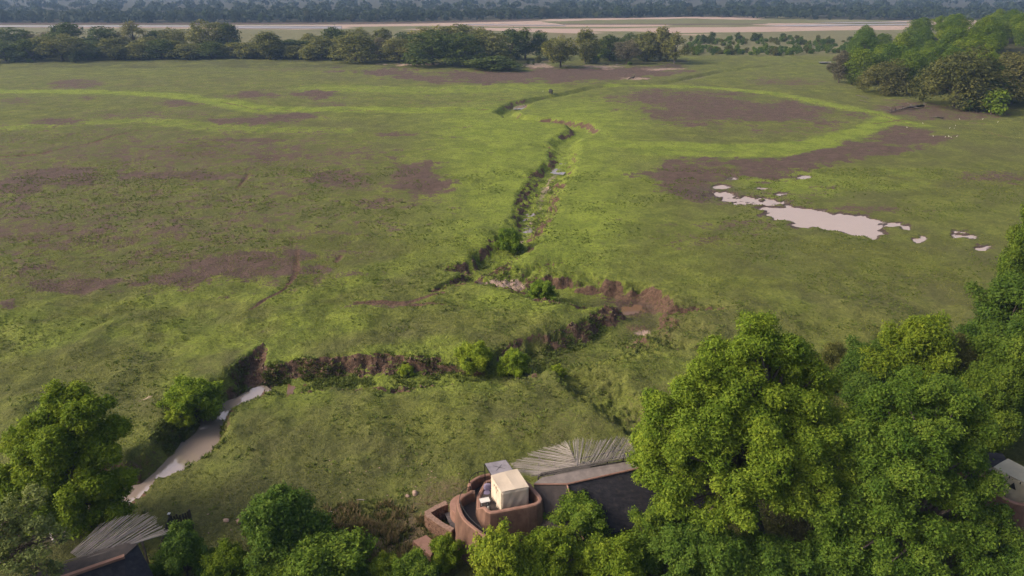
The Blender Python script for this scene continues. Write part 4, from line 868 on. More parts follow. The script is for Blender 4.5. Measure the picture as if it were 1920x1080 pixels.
for a in [(1140,850),(1170,846),(1075,850),(1040,862),(1010,868)]:
    q = P(a[0], a[1], 3.7); mb.beam(q, (q.x, q.y, -.2), .12, .12, (1, 0, 0))
polers = wchild('pole_roof', mb.mesh('pole_roof', STICK), lodge)
rng = random.Random(3)
Rb = [P(a, b, 4.55) for a, b in [(1080,874),(1086,878),(1105,874),(1130,869),(1158,863),(1187,857)]]; Rt = [P(a, b, 4.0) for a, b in [(1068,827),(1098,825),(1133,826),(1160,821),(1181,823),(1198,842)]]
for i in range(150):
    t = i / 149.0; a = interp_poly(Rb, min(1, max(0, t * .98 + rng.uniform(-.01, .01)))); b = interp_poly(Rt, t)
    b = b + Vector((rng.gauss(0, .12), rng.gauss(0, .22), rng.gauss(0, .08))); a = a + Vector((0, 0, rng.uniform(-.05, .1)))
    pole(a, b, rng.uniform(.010, .019), polers, Vector((0, 0, 0)))
Lb = [P(a, b, 4.5) for a, b in [(1066,836),(1071,848),(1077,862),(1082,876),(1060,881),(1035,886),(1012,891)]]; Lt = [P(a, b, 3.95) for a, b in [(1062,828),(1037,836),(1005,846),(977,860),(962,871),(968,881),(985,890)]]
for i in range(145):
    t = i / 144.0; a = interp_poly(Lb, t); b = interp_poly(Lt, min(1, t + rng.uniform(-.01, .01)))
    b = b + Vector((rng.gauss(0, .2), rng.gauss(0, .14), rng.gauss(0, .08))); a = a + Vector((0, 0, rng.uniform(-.05, .1)))
    pole(a, b, rng.uniform(.010, .019), polers, Vector((0, 0, 0)))
for i in range(34):      # dark sticks laid along the ridge
    t = i / 33.0; a = P(985 + rng.uniform(-6, 30) + 60 * rng.random() * t, 899 - 9 * rng.random(), 4.62); s0 = rng.uniform(0, .62); a = P(992, 901, 4.66).lerp(P(1192, 862, 4.66), s0) + Vector((0, rng.uniform(-.1, .65), rng.uniform(0, .05))); b = a + (P(1192, 862, 4.66) - P(992, 901, 4.66)) * rng.uniform(.18, .36) + Vector((0, rng.uniform(-.1, .1), 0))
    pole(a, b, rng.uniform(.02, .034), polers, Vector((0, 0, 0)), STICK_M, 'ridge_stick')

# stone garden wall made of laid stones
def cobble_wall(name, path, z0, z1, thick, label, cat, seed):
    e_ = empty(name, (path[0][0], path[0][1], z0)); tag(e_, label, cat); rng_ = random.Random(seed); core = MB(); st = MB(); cp = MB()
    for i in range(len(path) - 1):
        a = Vector((*path[i], 0)); b = Vector((*path[i + 1], 0)); core.beam(a + Vector((0, 0, (z0 + z1) / 2)), b + Vector((0, 0, (z0 + z1) / 2)), thick - .1, z1 - z0 - .06)
        d = b - a; L = d.length; d.normalize(); s = Vector((d.y, -d.x, 0))
        for side in (-1, 1):
            z = z0
            while z < z1 - .05:
                hgt = rng_.uniform(.09, .15); x = 0
                while x < L:
                    wd = rng_.uniform(.12, .26); M = Matrix((d, s * side, Vector((0, 0, 1)))).transposed()
                    dd = .1 + rng_.uniform(-.025, .035); st.box(a + d * (x + wd / 2) + s * side * (thick / 2 - .04) + Vector((0, 0, z + hgt / 2)), (wd * .88, dd, hgt * .86), M @ Matrix.Rotation(rng_.uniform(-.09, .09), 3, 'Y')); x += wd
                z += hgt
        x = 0
        while x < L:
            wd = rng_.uniform(.22, .4); M = Matrix((d, s, Vector((0, 0, 1)))).transposed(); cp.box(a + d * (x + wd / 2) + Vector((0, 0, z1 + .02)), (wd * .93, thick * rng_.uniform(.95, 1.12), .09 + rng_.uniform(0, .03)), M @ Matrix.Rotation(rng_.uniform(-.04, .04), 3, 'X')); x += wd
    wchild('core', core.mesh('core', STONE), e_); o_ = wchild('stone_facing', st.mesh('stone_facing', STONE), e_); o_['kind'] = 'stuff'; o_ = wchild('coping_stones', cp.mesh('coping_stones', STONETOP), e_); o_['kind'] = 'stuff'
    return e_
sw = [P(a, b, 1.35) for a, b in [(838,942),(818,951),(801,961),(806,967),(826,982),(848,994)]]
cobble_wall('stone_wall', [(p.x, p.y) for p in sw], -.1, 1.3, .46, 'angled red stone wall enclosing the small deck beside the lodge', 'wall', 5)
pl = [P(a, b, .55) for a, b in [(774,1014),(799,1003),(818,1018),(808,1043)]]
pe = empty('stone_plinth', (pl[0].x, pl[0].y, 0)); tag(pe, 'low reddish slab plinth with stone sides at the grass edge', 'plinth')
mb = MB(); mb.prism([(p.x, p.y) for p in pl], .46, .56); wchild('slab', mb.mesh('slab', TERRATOP, bevel=.02), pe)
c_ = sum(pl, Vector((0, 0, 0))) / 4; mb = MB(); mb.prism([((p.x - c_.x) * .93 + c_.x, (p.y - c_.y) * .93 + c_.y) for p in pl], -.3, .46); wchild('base', mb.mesh('base', STONE), pe)
st = MB(); rng = random.Random(8)
for i in range(4):
    a = (pl[i] - c_) * .95 + c_; b = (pl[(i + 1) % 4] - c_) * .95 + c_; a.z = b.z = 0; d = b - a; L = d.length; d.normalize(); M = Matrix((d, Vector((d.y, -d.x, 0)), Vector((0, 0, 1)))).transposed()
    for z in (.0, .12, .24, .35):
        x = 0
        while x < L - .1:
            wd = rng.uniform(.12, .26); st.box(a + d * (x + wd / 2) + Vector((0, 0, z + .05)), (wd * .88, .1 + rng.uniform(-.02, .03), .1), M); x += wd
o = wchild('stone_facing', st.mesh('stone_facing', STONE), pe); o['kind'] = 'stuff'
# deck of boards
dk = empty('timber_deck', P(850, 975, .3)); tag(dk, 'small grey timber deck between the stone wall and the lodge', 'deck')
d0, d1, d2, d3 = [P(a, b, .75) for a, b in [(834,962),(860,956),(868,992),(846,990)]]
nb = 14
for k in range(nb):
    t0 = k / nb; t1 = (k + .86) / nb; a, b = d0.lerp(d3, t0), d1.lerp(d2, t0); c, d = d1.lerp(d2, t1), d0.lerp(d3, t1); mb = MB(); mb.prism([(p.x, p.y) for p in (a, d, c, b)], .7, .75); wchild('deck_board', mb.mesh('deck_board', DECK), dk)
mb = MB(); mb.beam(d0.lerp(d3, .05) - Vector((0, 0, .12)), d1.lerp(d2, .05) - Vector((0, 0, .12)), .1, .12); mb.beam(d0.lerp(d3, .93) - Vector((0, 0, .12)), d1.lerp(d2, .93) - Vector((0, 0, .12)), .1, .12)
for q in (d0, d1, d2, d3): cc = q.lerp((d0 + d2) / 2, .15); mb.beam((cc.x, cc.y, -.2), (cc.x, cc.y, .62), .12, .12, (1, 0, 0))
wchild('joist', mb.mesh('joist', FENCEW), dk)
for a, b in [((853,965), (853,946)), ((863,993), (862,984))]:
    q = P(a[0], a[1], .75); mb = MB(); mb.beam(q - Vector((0, 0, .3)), q + Vector((0, 0, 1.0)), .12, .12, (1, 0, 0)); wchild('deck_post', mb.mesh('deck_post', BLACK), dk)
q0 = P(837, 944, 1.75); q1 = P(858, 939, 1.75); mb = MB(); mb.tube([q0, q1], .03, 6); wchild('deck_rail', mb.mesh('deck_rail', BLACK), dk)

# tent on the tower
def tent(name, corners, z0, label, canvas, pitch=.06):
    e_ = empty(name, (corners[0].x, corners[0].y, z0)); tag(e_, label, 'tent'); n = 4
    tp = [Vector(c) for c in corners]; cen = sum(tp, Vector((0, 0, 0))) / 4
    # roof sheet with a slight overhang and sag
    V = []; F_ = []; K = 8
    for i in range(K + 1):
        for j in range(K + 1):
            s, t = i / K, j / K; p = tp[0].lerp(tp[1], t).lerp(tp[3].lerp(tp[2], t), s); q = cen + (p - cen) * 1.03; q.z = p.z + .03 + pitch * math.sin(math.pi * t) * .6 - .04 * math.sin(math.pi * s) * abs(math.sin(2 * math.pi * t)); V.append(q)
    for i in range(K):
        for j in range(K): a = i * (K + 1) + j; F_.append((a, a + 1, a + K + 2, a + K + 1))
    nv = len(V); mb_ = MB(); rim = [i * (K + 1) for i in range(K + 1)] + [K * (K + 1) + j for j in range(1, K + 1)] + [i * (K + 1) + K for i in range(K - 1, -1, -1)] + [j for j in range(K - 1, 0, -1)]
    low = [V[i] - Vector((0, 0, .13)) for i in rim]
    mb_.add(V + low, F_ + [(rim[i], rim[(i + 1) % len(rim)], nv + (i + 1) % len(rim), nv + i) for i in range(len(rim))]); wchild('tent_roof', mb_.mesh('tent_roof', canvas, False), e_)
    rg = random.Random(len(label))
    for k in range(4):
        a, b = tp[k], tp[(k + 1) % 4]; nx = 14; nz = 8; V = []; F_ = []; d = b - a; nrm = Vector((d.y, -d.x, 0)); nrm.normalize()
        for i in range(nz + 1):
            for j in range(nx + 1):
                t = j / nx; s = i / nz; p = a.lerp(b, t); p.z = z0 + (p.z - .02 - z0) * (1 - s)
                wv = (.055 * math.sin(t * 9 + s * 5 + k) + .04 * math.sin(t * 19 - s * 9 + 2 * k) + .02 * math.sin(t * 33 + s * 15)) * math.sin(math.pi * t) * (.3 + s); V.append(p + nrm * (wv - .02))
        for i in range(nz):
            for j in range(nx): q_ = i * (nx + 1) + j; F_.append((q_, q_ + 1, q_ + nx + 2, q_ + nx + 1))
        mb_ = MB(); mb_.add(V, F_); o_ = wchild('tent_wall', mb_.mesh('tent_wall', canvas, True), e_)
        sd = o_.modifiers.new('thickness', 'SOLIDIFY'); sd.thickness = .015
    for c in tp:
        mb_ = MB(); mb_.tube([(c.x, c.y, z0), (c.x, c.y, c.z)], .03, 6); wchild('tent_pole', mb_.mesh('tent_pole', BLACK), e_)
    return e_
tc = [P(x, y, 5.3) for x, y in [(921.5,892),(969.6,880),(991,913),(940.7,922.6)]]
te = tent('canvas_tent', tc, FLOOR_Z, 'cream canvas box tent standing on the lodge tower', CANVAS)
for t in (.35, .5, .52, .68):         # door seams and ties on the left wall
    a = tc[0].lerp(tc[3], t); mb = MB(); d = (tc[0] - tc[3]); nrm = Vector((d.y, -d.x, 0)); nrm.normalize(); nrm = -nrm if nrm.x > 0 else nrm
    if t in (.35, .5, .68): mb.box((a.x + nrm.x * .06, a.y + nrm.y * .06, 5.3 - .35), (.06, .06, .16)); wchild('door_tie', mb.mesh('door_tie', CANVAS2), te)
    if t == .52: mb.beam(a + nrm * .055 - Vector((0, 0, .2)), a + nrm * .055 - Vector((0, 0, 2.15)), .05, .02, (1, 0, 0)); wchild('door_seam', mb.mesh('door_seam', CANVAS2), te)
# net canopy behind
mc = [P(x, y, 5.25) for x, y in [(909,870),(948,863),(962,882),(922,892)]]
ne = empty('net_canopy', (mc[0].x, mc[0].y, TER_Z)); tag(ne, 'dark framed bed canopy with grey net roof behind the tent', 'canopy')
mb = MB()
for k in range(4): mb.beam(mc[k], mc[(k + 1) % 4], .07, .07); mb.beam(mc[k] - Vector((0, 0, .035)), (mc[k].x, mc[k].y, TER_Z if k != 2 else TER_Z), .07, .07, (1, 0, 0))
mb.beam(mc[0], mc[2], .02, .02); mb.beam(mc[1], mc[3], .02, .02)
wchild('frame', mb.mesh('frame', BLACK), ne)
V = [mc[0].lerp(mc[1], j / 6).lerp(mc[3].lerp(mc[2], j / 6), i / 6) + Vector((0, 0, .045 - .06 * math.sin(math.pi * i / 6) * math.sin(math.pi * j / 6))) for i in range(7) for j in range(7)]
mb = MB(); mb.add(V, [(i * 7 + j, i * 7 + j + 1, (i + 1) * 7 + j + 1, (i + 1) * 7 + j) for i in range(6) for j in range(6)]); wchild('net_roof', mb.mesh('net_roof', GREYMESH, True), ne)
# lilac chair
q = P(915, 925, TER_Z + .4); ch = empty('lounge_chair', (q.x - .1, q.y, TER_Z)); tag(ch, 'lilac cushioned lounge chair beside the tent on the terrace', 'chair')
def blob_mesh(name, c, r, mat, seg=12, rings=8, sq=.75):
    mb_ = MB(); V = []; F_ = []
    for i in range(rings + 1):
        th = math.pi * i / rings
        for j in range(seg):
            ph = 2 * math.pi * j / seg; v = Vector((math.sin(th) * math.cos(ph), math.sin(th) * math.sin(ph), math.cos(th))); v = Vector([math.copysign(abs(q_) ** sq, q_) for q_ in v]); V.append(Vector(c) + Vector((v.x * r[0], v.y * r[1], v.z * r[2])))
    for i in range(rings):
        for j in range(seg): F_.append((i * seg + j, i * seg + (j + 1) % seg, (i + 1) * seg + (j + 1) % seg, (i + 1) * seg + j))
    mb_.add(V, F_); return mb_.mesh(name, mat, True)
link('seat_cushion', blob_mesh('seat_cushion', (0, 0, .42), (.38, .36, .1), LILAC), ch); link('back_cushion', blob_mesh('back_cushion', (.1, .32, .78), (.38, .12, .4), LILAC), ch)
mb = MB(); mb.box((0, 0, .29), (.78, .74, .06)); link('seat_frame', mb.mesh('seat_frame', BLACK), ch)
for a in (-.34, .34):
    for b in (-.32, .32): mb = MB(); mb.box((a, b, .13), (.06, .06, .26)); link('leg', mb.mesh('leg', BLACK), ch)
# white low table and lantern
q = P(909, 936, TER_Z + .95); tb = empty('low_table', (q.x, q.y, FLOOR_Z)); tag(tb, 'white topped low table at the open side of the tent', 'table')
mb = MB(); mb.box((0, 0, .36), (.8, .55, .05), Matrix.Rotation(.28, 3, 'Z')); link('table_top', mb.mesh('table_top', WHITE, bevel=.01), tb)
for a in (-.32, .32):
    for b in (-.2, .2): mb = MB(); v = Matrix.Rotation(.28, 3, 'Z') @ Vector((a, b, .17)); mb.box(v, (.05, .05, .34)); link('leg', mb.mesh('leg', WHITE), tb)
q = P(914, 949, FLOOR_Z + .5); ln = empty('lantern', (q.x + .05, q.y + .1, FLOOR_Z)); tag(ln, 'black framed lantern on the floor by the tent corner', 'lantern')
mb = MB()
for a in (-.16, .16):
    for b in (-.16, .16): mb.box((a, b, .3), (.03, .03, .56))
mb.box((0, 0, .02), (.38, .38, .04)); mb.box((0, 0, .6), (.38, .38, .04)); link('frame', mb.mesh('frame', BLACK), ln); mb = MB(); mb.tube([(0, 0, .04), (0, 0, .4)], .08, 10); link('candle', mb.mesh('candle', WHITE), ln); mb = MB(); mb.tube([(0, 0, .62), (0, 0, .74)], [.12, .02], 8); link('cap', mb.mesh('cap', BLACK), ln)

# ------------------------------------------------------------------ second lodge, bottom left
l2 = empty('lodge', (-29, 37, 0)); tag(l2, 'lodge with dark roof and grey poles under the trees at bottom left', 'lodge')
s0, s1, s2 = [P(a, b, 4.6) for a, b in [(60,1102),(234,1042),(258,1020)]]; f0, f1 = P(30, 1086, 4.75), P(236, 1018, 4.75)
mb = MB(); tp = [s0, s1, s2, f1, f0]; n = 5; mb.add(tp + [p - Vector((0, 0, .16)) for p in tp], [tuple(range(n)), tuple(range(n, 2 * n))[::-1]] + [(i, (i + 1) % n, n + (i + 1) % n, n + i) for i in range(n)]); wchild('roof_capping', mb.mesh('roof_capping', BROWNROOF), l2)
mb = MB(); mb.beam(s0 + Vector((0, -.05, .0)), s1 + Vector((0, -.05, .0)), .28, .2); wchild('roof_edge', mb.mesh('roof_edge', TERRATOP), l2)
slope('roof_slope', s0 - dn, s1 - dn, 2.5, (1.2, -3.4, 0), DARKROOF, 10, 6, l2)
mb = MB(); a, b = s1 - dn, s2 - dn; c, d = b + Vector((2.4, -2.2, -2.6)), a + Vector((1.2, -3.4, -2.5)); mb.poly([a, b, c, d]); mb.poly([p - Vector((0, 0, .1)) for p in (d, c, b, a)]); wchild('hip_end', mb.mesh('hip_end', DARKROOF), l2)
mb = MB(); mb.prism([(p.x, p.y) for p in (s0 + Vector((0, -1.6, 0)), s1 + Vector((.3, -1.6, 0)), s2 + Vector((.2, -.2, 0)), f1 + Vector((-.5, .9, 0)), f0 + Vector((0, .9, 0)))], 0, 2.4); wchild('lodge_wall', mb.mesh('lodge_wall', TERRA), l2)
mb = MB(); mb.beam(P(150, 1040, 4.4), P(255, 1012, 4.4), .1, .1); mb.beam(P(165, 1020, 4.2), P(275, 990, 4.2), .1, .1)
for a in [(170,1020),(262,1000)]: q = P(a[0], a[1], 4.2); mb.beam(q, (q.x, q.y, -.2), .12, .12, (1, 0, 0))
pr2 = wchild('pole_roof', mb.mesh('pole_roof', STICK), l2)
rng = random.Random(13)
B2 = [P(a, b, 4.6) for a, b in [(132,1036),(147,1046),(185,1036),(225,1027),(256,1019)]]; T2p = [P(a, b, 4.5) for a, b in [(190,985),(232,966),(262,966),(284,967),(292,980),(308,993),(314,999)]]
for i in range(95):
    t = i / 94.0; a = interp_poly(B2, t) + Vector((0, 0, rng.uniform(-.05, .1))); b = interp_poly(T2p, t) + Vector((rng.gauss(0, .14), rng.gauss(0, .14), rng.gauss(0, .08))); pole(a, b, rng.uniform(.011, .02), pr2, Vector((0, 0, 0)))
for i in range(16):
    a = P(112, 1060, 4.66).lerp(P(250, 1022, 4.66), rng.uniform(0, .6)) + Vector((0, rng.uniform(-.15, .4), .05)); b = a + (P(250, 1022, 4.66) - P(112, 1060, 4.66)) * rng.uniform(.2, .4); pole(a, b, rng.uniform(.02, .03), pr2, Vector((0, 0, 0)), STICK_M, 'ridge_stick')
# palisade of upright boards
pa, pb, pc = P(309, 992, 1.9), P(318, 968, 2.0), P(355, 960, 2.0); pz = P(296, 1045, 1.9)
fe = empty('palisade_fence', (pa.x, pa.y, 0)); tag(fe, 'dark upright board fence beside the pole roof at bottom left', 'fence')
rng = random.Random(4); pts = [pz, pa, pb, pc]
for i in range(3):
    a, b = pts[i], pts[i + 1]; nbd = max(4, int((b - a).length / .2)); 
    for k in range(nbd):
        q = a.lerp(b, (k + .5) / nbd); mb = MB(); h_ = 2.0 + rng.uniform(-.08, .1); ang = math.atan2(b.y - a.y, b.x - a.x); mb.box((q.x, q.y, h_ / 2 - .1), (.15, .05, h_ + .2), Matrix.Rotation(ang, 3, 'Z') @ Matrix.Rotation(rng.uniform(-.03, .03), 3, 'Y')); wchild('board', mb.mesh('board', FENCEW), fe)
    mb = MB(); mb.beam((a.x, a.y, 1.6), (b.x, b.y, 1.6), .07, .09); wchild('cross_rail', mb.mesh('cross_rail', FENCEW), fe)
for q in (pb, pc): mb = MB(); mb.tube([(q.x, q.y, -.3), (q.x, q.y, 2.25)], .09, 8); wchild('post', mb.mesh('post', FENCEW), fe)
mb = MB(); mb.box((pb.x, pb.y, 2.28), (.2, .2, .05)); wchild('post_cap', mb.mesh('post_cap', WHITE), fe)

# ------------------------------------------------------------------ third lodge at the right edge
l3 = empty('lodge', (43, 45, 0)); tag(l3, 'terracotta lodge tower at the right edge half hidden by trees', 'lodge')
c3 = [P(x, y, 5.2) for x, y in [(1863.7,876.5),(1890.6,861),(1955,894),(1938,914)]]
ctr = sum(c3, Vector((0, 0, 0))) / 4
mb = MB(); pth = [(ctr.x + (p.x - ctr.x) * 1.5 + .3, ctr.y + (p.y - ctr.y) * 1.5) for p in c3]
pth = [(ctr.x + .5 + 2.6 * math.copysign(abs(math.cos(a)) ** .6, math.cos(a)), ctr.y - .2 + 2.3 * math.copysign(abs(math.sin(a)) ** .6, math.sin(a))) for a in [2 * math.pi * k / 28 for k in range(28)]]
wall_ring('tower_wall', pth, [4.0] * 28, [0.0] * 28, .34, .5, TERRA, True, 2.9, TERRATOP, l3); mb.prism(pth, 2.8, 3.0); wchild('tower_floor', mb.mesh('tower_floor', DARKFLOOR), l3)
r0, r1 = P(1790, 872, 4.2), P(1868, 884, 4.2); slope('roof_slope', P(1780, 846, 4.3), P(1880, 850, 4.3), 1.0, (.4, -3.2, 0), DARKROOF, 8, 5, l3)
mb = MB(); mb.beam(P(1815, 882, 3.9), P(1866, 882, 3.9), .3, .25); wchild('roof_edge', mb.mesh('roof_edge', CEMENT), l3)
a, b = P(1780, 846, 4.3), P(1880, 850, 4.3); mb = MB(); mb.prism([(a.x, a.y - 2.8), (b.x, b.y - 2.8), (b.x, b.y + 1), (a.x, a.y + 1)], 0, 2.9); wchild('lodge_wall', mb.mesh('lodge_wall', TERRA), l3)
t3 = tent('canvas_tent', c3, 3.0, 'olive grey canvas tent on the tower at the right edge', CANVAS2)
a, b = c3[0].lerp(c3[3], .47), c3[0].lerp(c3[3], .66); nrm = Vector((-(c3[3] - c3[0]).y, (c3[3] - c3[0]).x, 0)); nrm.normalize(); nrm = -nrm if nrm.y > 0 else nrm
mb = MB(); k1 = a.lerp(b, .5) + nrm * .09 - Vector((0, 0, .35)); mb.poly([k1, a + nrm * .09 - Vector((0, 0, .95)), b + nrm * .09 - Vector((0, 0, .95))]); wo_ = wchild('window_flap', mb.mesh('window_flap', BLACK), t3); sd = wo_.modifiers.new('thickness', 'SOLIDIFY'); sd.thickness = .01
for t in (.15, .42, .7): q = c3[0].lerp(c3[3], t) + nrm * .07; mb = MB(); mb.box((q.x, q.y, q.z - .15), (.05, .05, .2)); wchild('tie', mb.mesh('tie', BLACK), t3)
tag(t3, None); 

# ------------------------------------------------------------------ animals
def skin_obj(name, verts, edges, radii, mat, parent=None, sub=1):
    m = bpy.data.meshes.new(name); m.from_pydata(verts, edges, []); o = link(name, m, parent); m.materials.append(mat)
    sk = o.modifiers.new('skin', 'SKIN'); sk.use_smooth_shade = True
    for i, r in enumerate(radii): m.skin_vertices[0].data[i].radius = (r, r) if not hasattr(r, '__len__') else r
    m.skin_vertices[0].data[0].use_root = True
    sb_ = o.modifiers.new('smooth', 'SUBSURF'); sb_.levels = sub; sb_.render_levels = sub
    return o
q = on_ground(1033, 175.2); q.z -= .06; el = empty('elephant', q, math.radians(118), .82); tag(el, 'dark grey elephant feeding beside the far gully', 'elephant')
ev = [(-.55, 0, 1.75), (0, 0, 1.85), (.6, 0, 1.9), (1.15, 0, 2.0), (1.5, 0, 1.95), (1.85, 0, 1.5), (1.98, 0, .95), (1.9, 0, .4), (2.05, 0, .12), (-1.05, 0, 1.6), (-1.2, 0, 1.1), (-1.22, 0, .7)]
ee = [(0, 1), (1, 2), (2, 3), (3, 4), (4, 5), (5, 6), (6, 7), (7, 8), (0, 9), (9, 10), (10, 11)]; er = [.72, .78, .7, .46, .42, .24, .17, .12, .09, .4, .06, .03]
for bx, root in ((-.65, 0), (.62, 2)):
    for sy, dx in ((-.36, .12), (.36, -.12)):
        i0 = len(ev); ev += [(bx, sy, 1.15), (bx + dx, sy, .62), (bx + dx * .8, sy, .1)]; ee += [(root, i0), (i0, i0 + 1), (i0 + 1, i0 + 2)]; er += [.32, .22, .22]
skin_obj('body', ev, ee, er, SKIN, el)
for sy in (-1, 1):
    mb = MB(); pts = [(1.2, sy * .42, 2.25), (.85, sy * .75, 2.2), (.55, sy * .85, 1.85), (.65, sy * .78, 1.4), (.95, sy * .62, 1.15), (1.2, sy * .46, 1.5)]; mb.add(pts + [(p[0] + .06, p[1] - sy * .05, p[2]) for p in pts], [tuple(range(6)), tuple(range(6, 12))[::-1]] + [(i, (i + 1) % 6, 6 + (i + 1) % 6, 6 + i) for i in range(6)]); link('ear', mb.mesh('ear', SKIN, True), el)
    mb = MB(); mb.tube([(1.7, sy * .2, 1.5), (2.0, sy * .26, 1.15), (2.25, sy * .24, 1.1)], [.07, .05, .015], 7); link('tusk', mb.mesh('tusk', FEATHER, True), el)
bird_v = [(0, 0, .42), (.16, 0, .5), (.2, 0, .62), (.15, 0, .74), (.2, 0, .84), (.36, 0, .82), (-.2, 0, .36), (-.34, 0, .28), (.0, .05, .3), (.02, .05, .02), (.0, -.05, .3), (.02, -.05, .02)]
bird_e = [(0, 1), (1, 2), (2, 3), (3, 4), (4, 5), (0, 6), (6, 7), (0, 8), (8, 9), (0, 10), (10, 11)]; bird_r = [.13, .09, .05, .04, .055, .012, .09, .03, .03, .014, .03, .014]
bm_src = None; rng = random.Random(6)
eg = [(1038,174.5),(1018,170.5)] + [(1640 + a / 6.857, 170 + b / 6.857) for a, b in [(620,412),(1042,440),(960,497),(1018,502),(750,590),(905,600),(950,595),(1053,597),(412,478),(1388,368),(1580,412),(1090,362),(980,605)]]
for i, (px, py) in enumerate(eg):
    p = on_ground(px, py + .8)
    r = empty('egret', p, rng.uniform(0, 6.28), .6)
    lb = ('white egret standing just right of the elephant' if i == 0 else 'white egret standing left of the elephant' if i == 1 else 'white egret on the bare ground before the right hand wood')
    tag(r, lb, 'bird', 'egrets on the meadow')
    if bm_src is None: bm_src = skin_obj('body', bird_v, bird_e, bird_r, FEATHER, r)
    else: c = bm_src.copy(); col.objects.link(c); c.parent = r

# ------------------------------------------------------------------ dead wood, rocks, logs
def dead_tree(px0, py0, px1, py1, r, label, seed, nbr=7, zoff=.3):
    a = on_ground(px0, py0); b = on_ground(px1, py1); e_ = empty('fallen_tree', a); tag(e_, label, 'fallen tree'); rg = random.Random(seed); mb = MB()
    a = a + Vector((0, 0, zoff)); b = b + Vector((0, 0, zoff + r)); mid = a.lerp(b, .5) + Vector((0, .3, .3)); mb.tube([a, mid, b], [r * .4, r * .8, r], 8); wchild('trunk', mb.mesh('trunk', DEADWOOD, True), e_)
    for k in range(nbr):
        p = a.lerp(b, rg.uniform(0, .75)) + Vector((0, 0, .1)); v = Vector((rg.uniform(-1, .2), rg.uniform(-1, 1), rg.uniform(-.1, .55))); v = v * (b - a).length * rg.uniform(.2, .35); mb = MB(); mb.tube([p, p + v * .5 + Vector((0, 0, .2)), p + v], [r * .35, r * .2, r * .05], 6); wchild('branch', mb.mesh('branch', DEADWOOD, True), e_)
    for k in range(7):
        v = Vector((rg.uniform(0, .7), rg.uniform(-1, 1), rg.uniform(-.2, 1))); v.normalize(); mb = MB(); mb.tube([b, b + v * r * 2.2, b + v * r * 3.6 + Vector((0, 0, -.1))], [r * .4, r * .2, r * .05], 6); wchild('root', mb.mesh('root', DEADWOOD, True), e_)
    return e_
dead_tree(1668, 211, 1730, 203, .5, 'large fallen dead tree lying before the right hand wood', 3, 9)
dead_tree(1744, 221, 1768, 222, .22, 'small heap of dead branches right of the large fallen tree', 5, 6, .1)
dead_tree(1178, 149, 1188, 148, .45, 'dark stump of a fallen tree on the pale far sand patch', 8, 3, .1)
dead_tree(1630, 186, 1605, 178, .12, 'thin fallen bough on the grass by the wood edge', 9, 4, .05)
dead_tree(1632, 194, 1612, 188, .1, 'thin dead branch lying before the wood, nearer one', 19, 4, .05)
dead_tree(1130, 124, 1139, 123, .3, 'dark log lying on the pale sand below the belt', 29, 2, .1)
def rock(px, py, s, label, seed, cat='rock'):
    p = on_ground(px, py); bm = bmesh.new(); bmesh.ops.create_icosphere(bm, subdivisions=2, radius=1); rg = random.Random(seed); off = rg.uniform(0, 50)
    for v in bm.verts:
        n_ = math.sin(v.co.x * 3.1 + off) * math.cos(v.co.y * 2.7 + off) * .16 + rg.uniform(-.09, .09); v.co *= 1 + n_; v.co.x *= s[0]; v.co.y *= s[1]; v.co.z = v.co.z * s[2] + s[2] * .45
    m = bpy.data.meshes.new('rock'); bm.to_mesh(m); bm.free(); m.materials.append(ROCK); o = link('rock', m); o.location = p - Vector((0, 0, .03)); o.rotation_euler = (0, 0, rg.uniform(0, 6)); tag(o, label, cat); return o
rock(778, 926, (.38, .26, .2), 'pinkish boulder on the grass left of the lodge tower', 1); rock(764, 931, (.25, .18, .1), 'smaller flat stone just left of the pinkish boulder', 2); rock(449, 984, (.22, .2, .32), 'upright pinkish stone beside the large dark bush', 3); rock(425, 981, (.3, .2, .12), 'low pale stone left of the upright pinkish stone', 4)
rng = random.Random(91)
for i in range(34):
    px = rng.choice([rng.uniform(640, 830), rng.uniform(600, 900)]); py = rng.uniform(840, 945)
    if rng.random() < .25: px, py = rng.uniform(380, 460), rng.uniform(960, 1010)
    o = rock(px, py, (rng.uniform(.05, .1), rng.uniform(.04, .08), rng.uniform(.03, .06)), 'small pale pebble scattered on the grass near the lodge', 100 + i); o['group'] = 'pebbles on the near grass'
for i, (a, b, c, d, lb) in enumerate([(668,936,690,938,'thin dead branch lying on the grass behind the large bush'), (634,951,645,950,'short pale stick on the grass, nearer the bush'), (616,959,626,961,'pale stick half under the large bush edge')]):
    p, q = on_ground(a, b), on_ground(c, d); mb = MB(); mid = p.lerp(q, .5) + Vector((0, .05, .08)); mb.tube([p + Vector((0, 0, .05)), mid, q + Vector((0, 0, .05))], [.03, .04, .02], 6); o = link('stick', mb.mesh('stick', POLE, True)); tag(o, lb, 'stick')

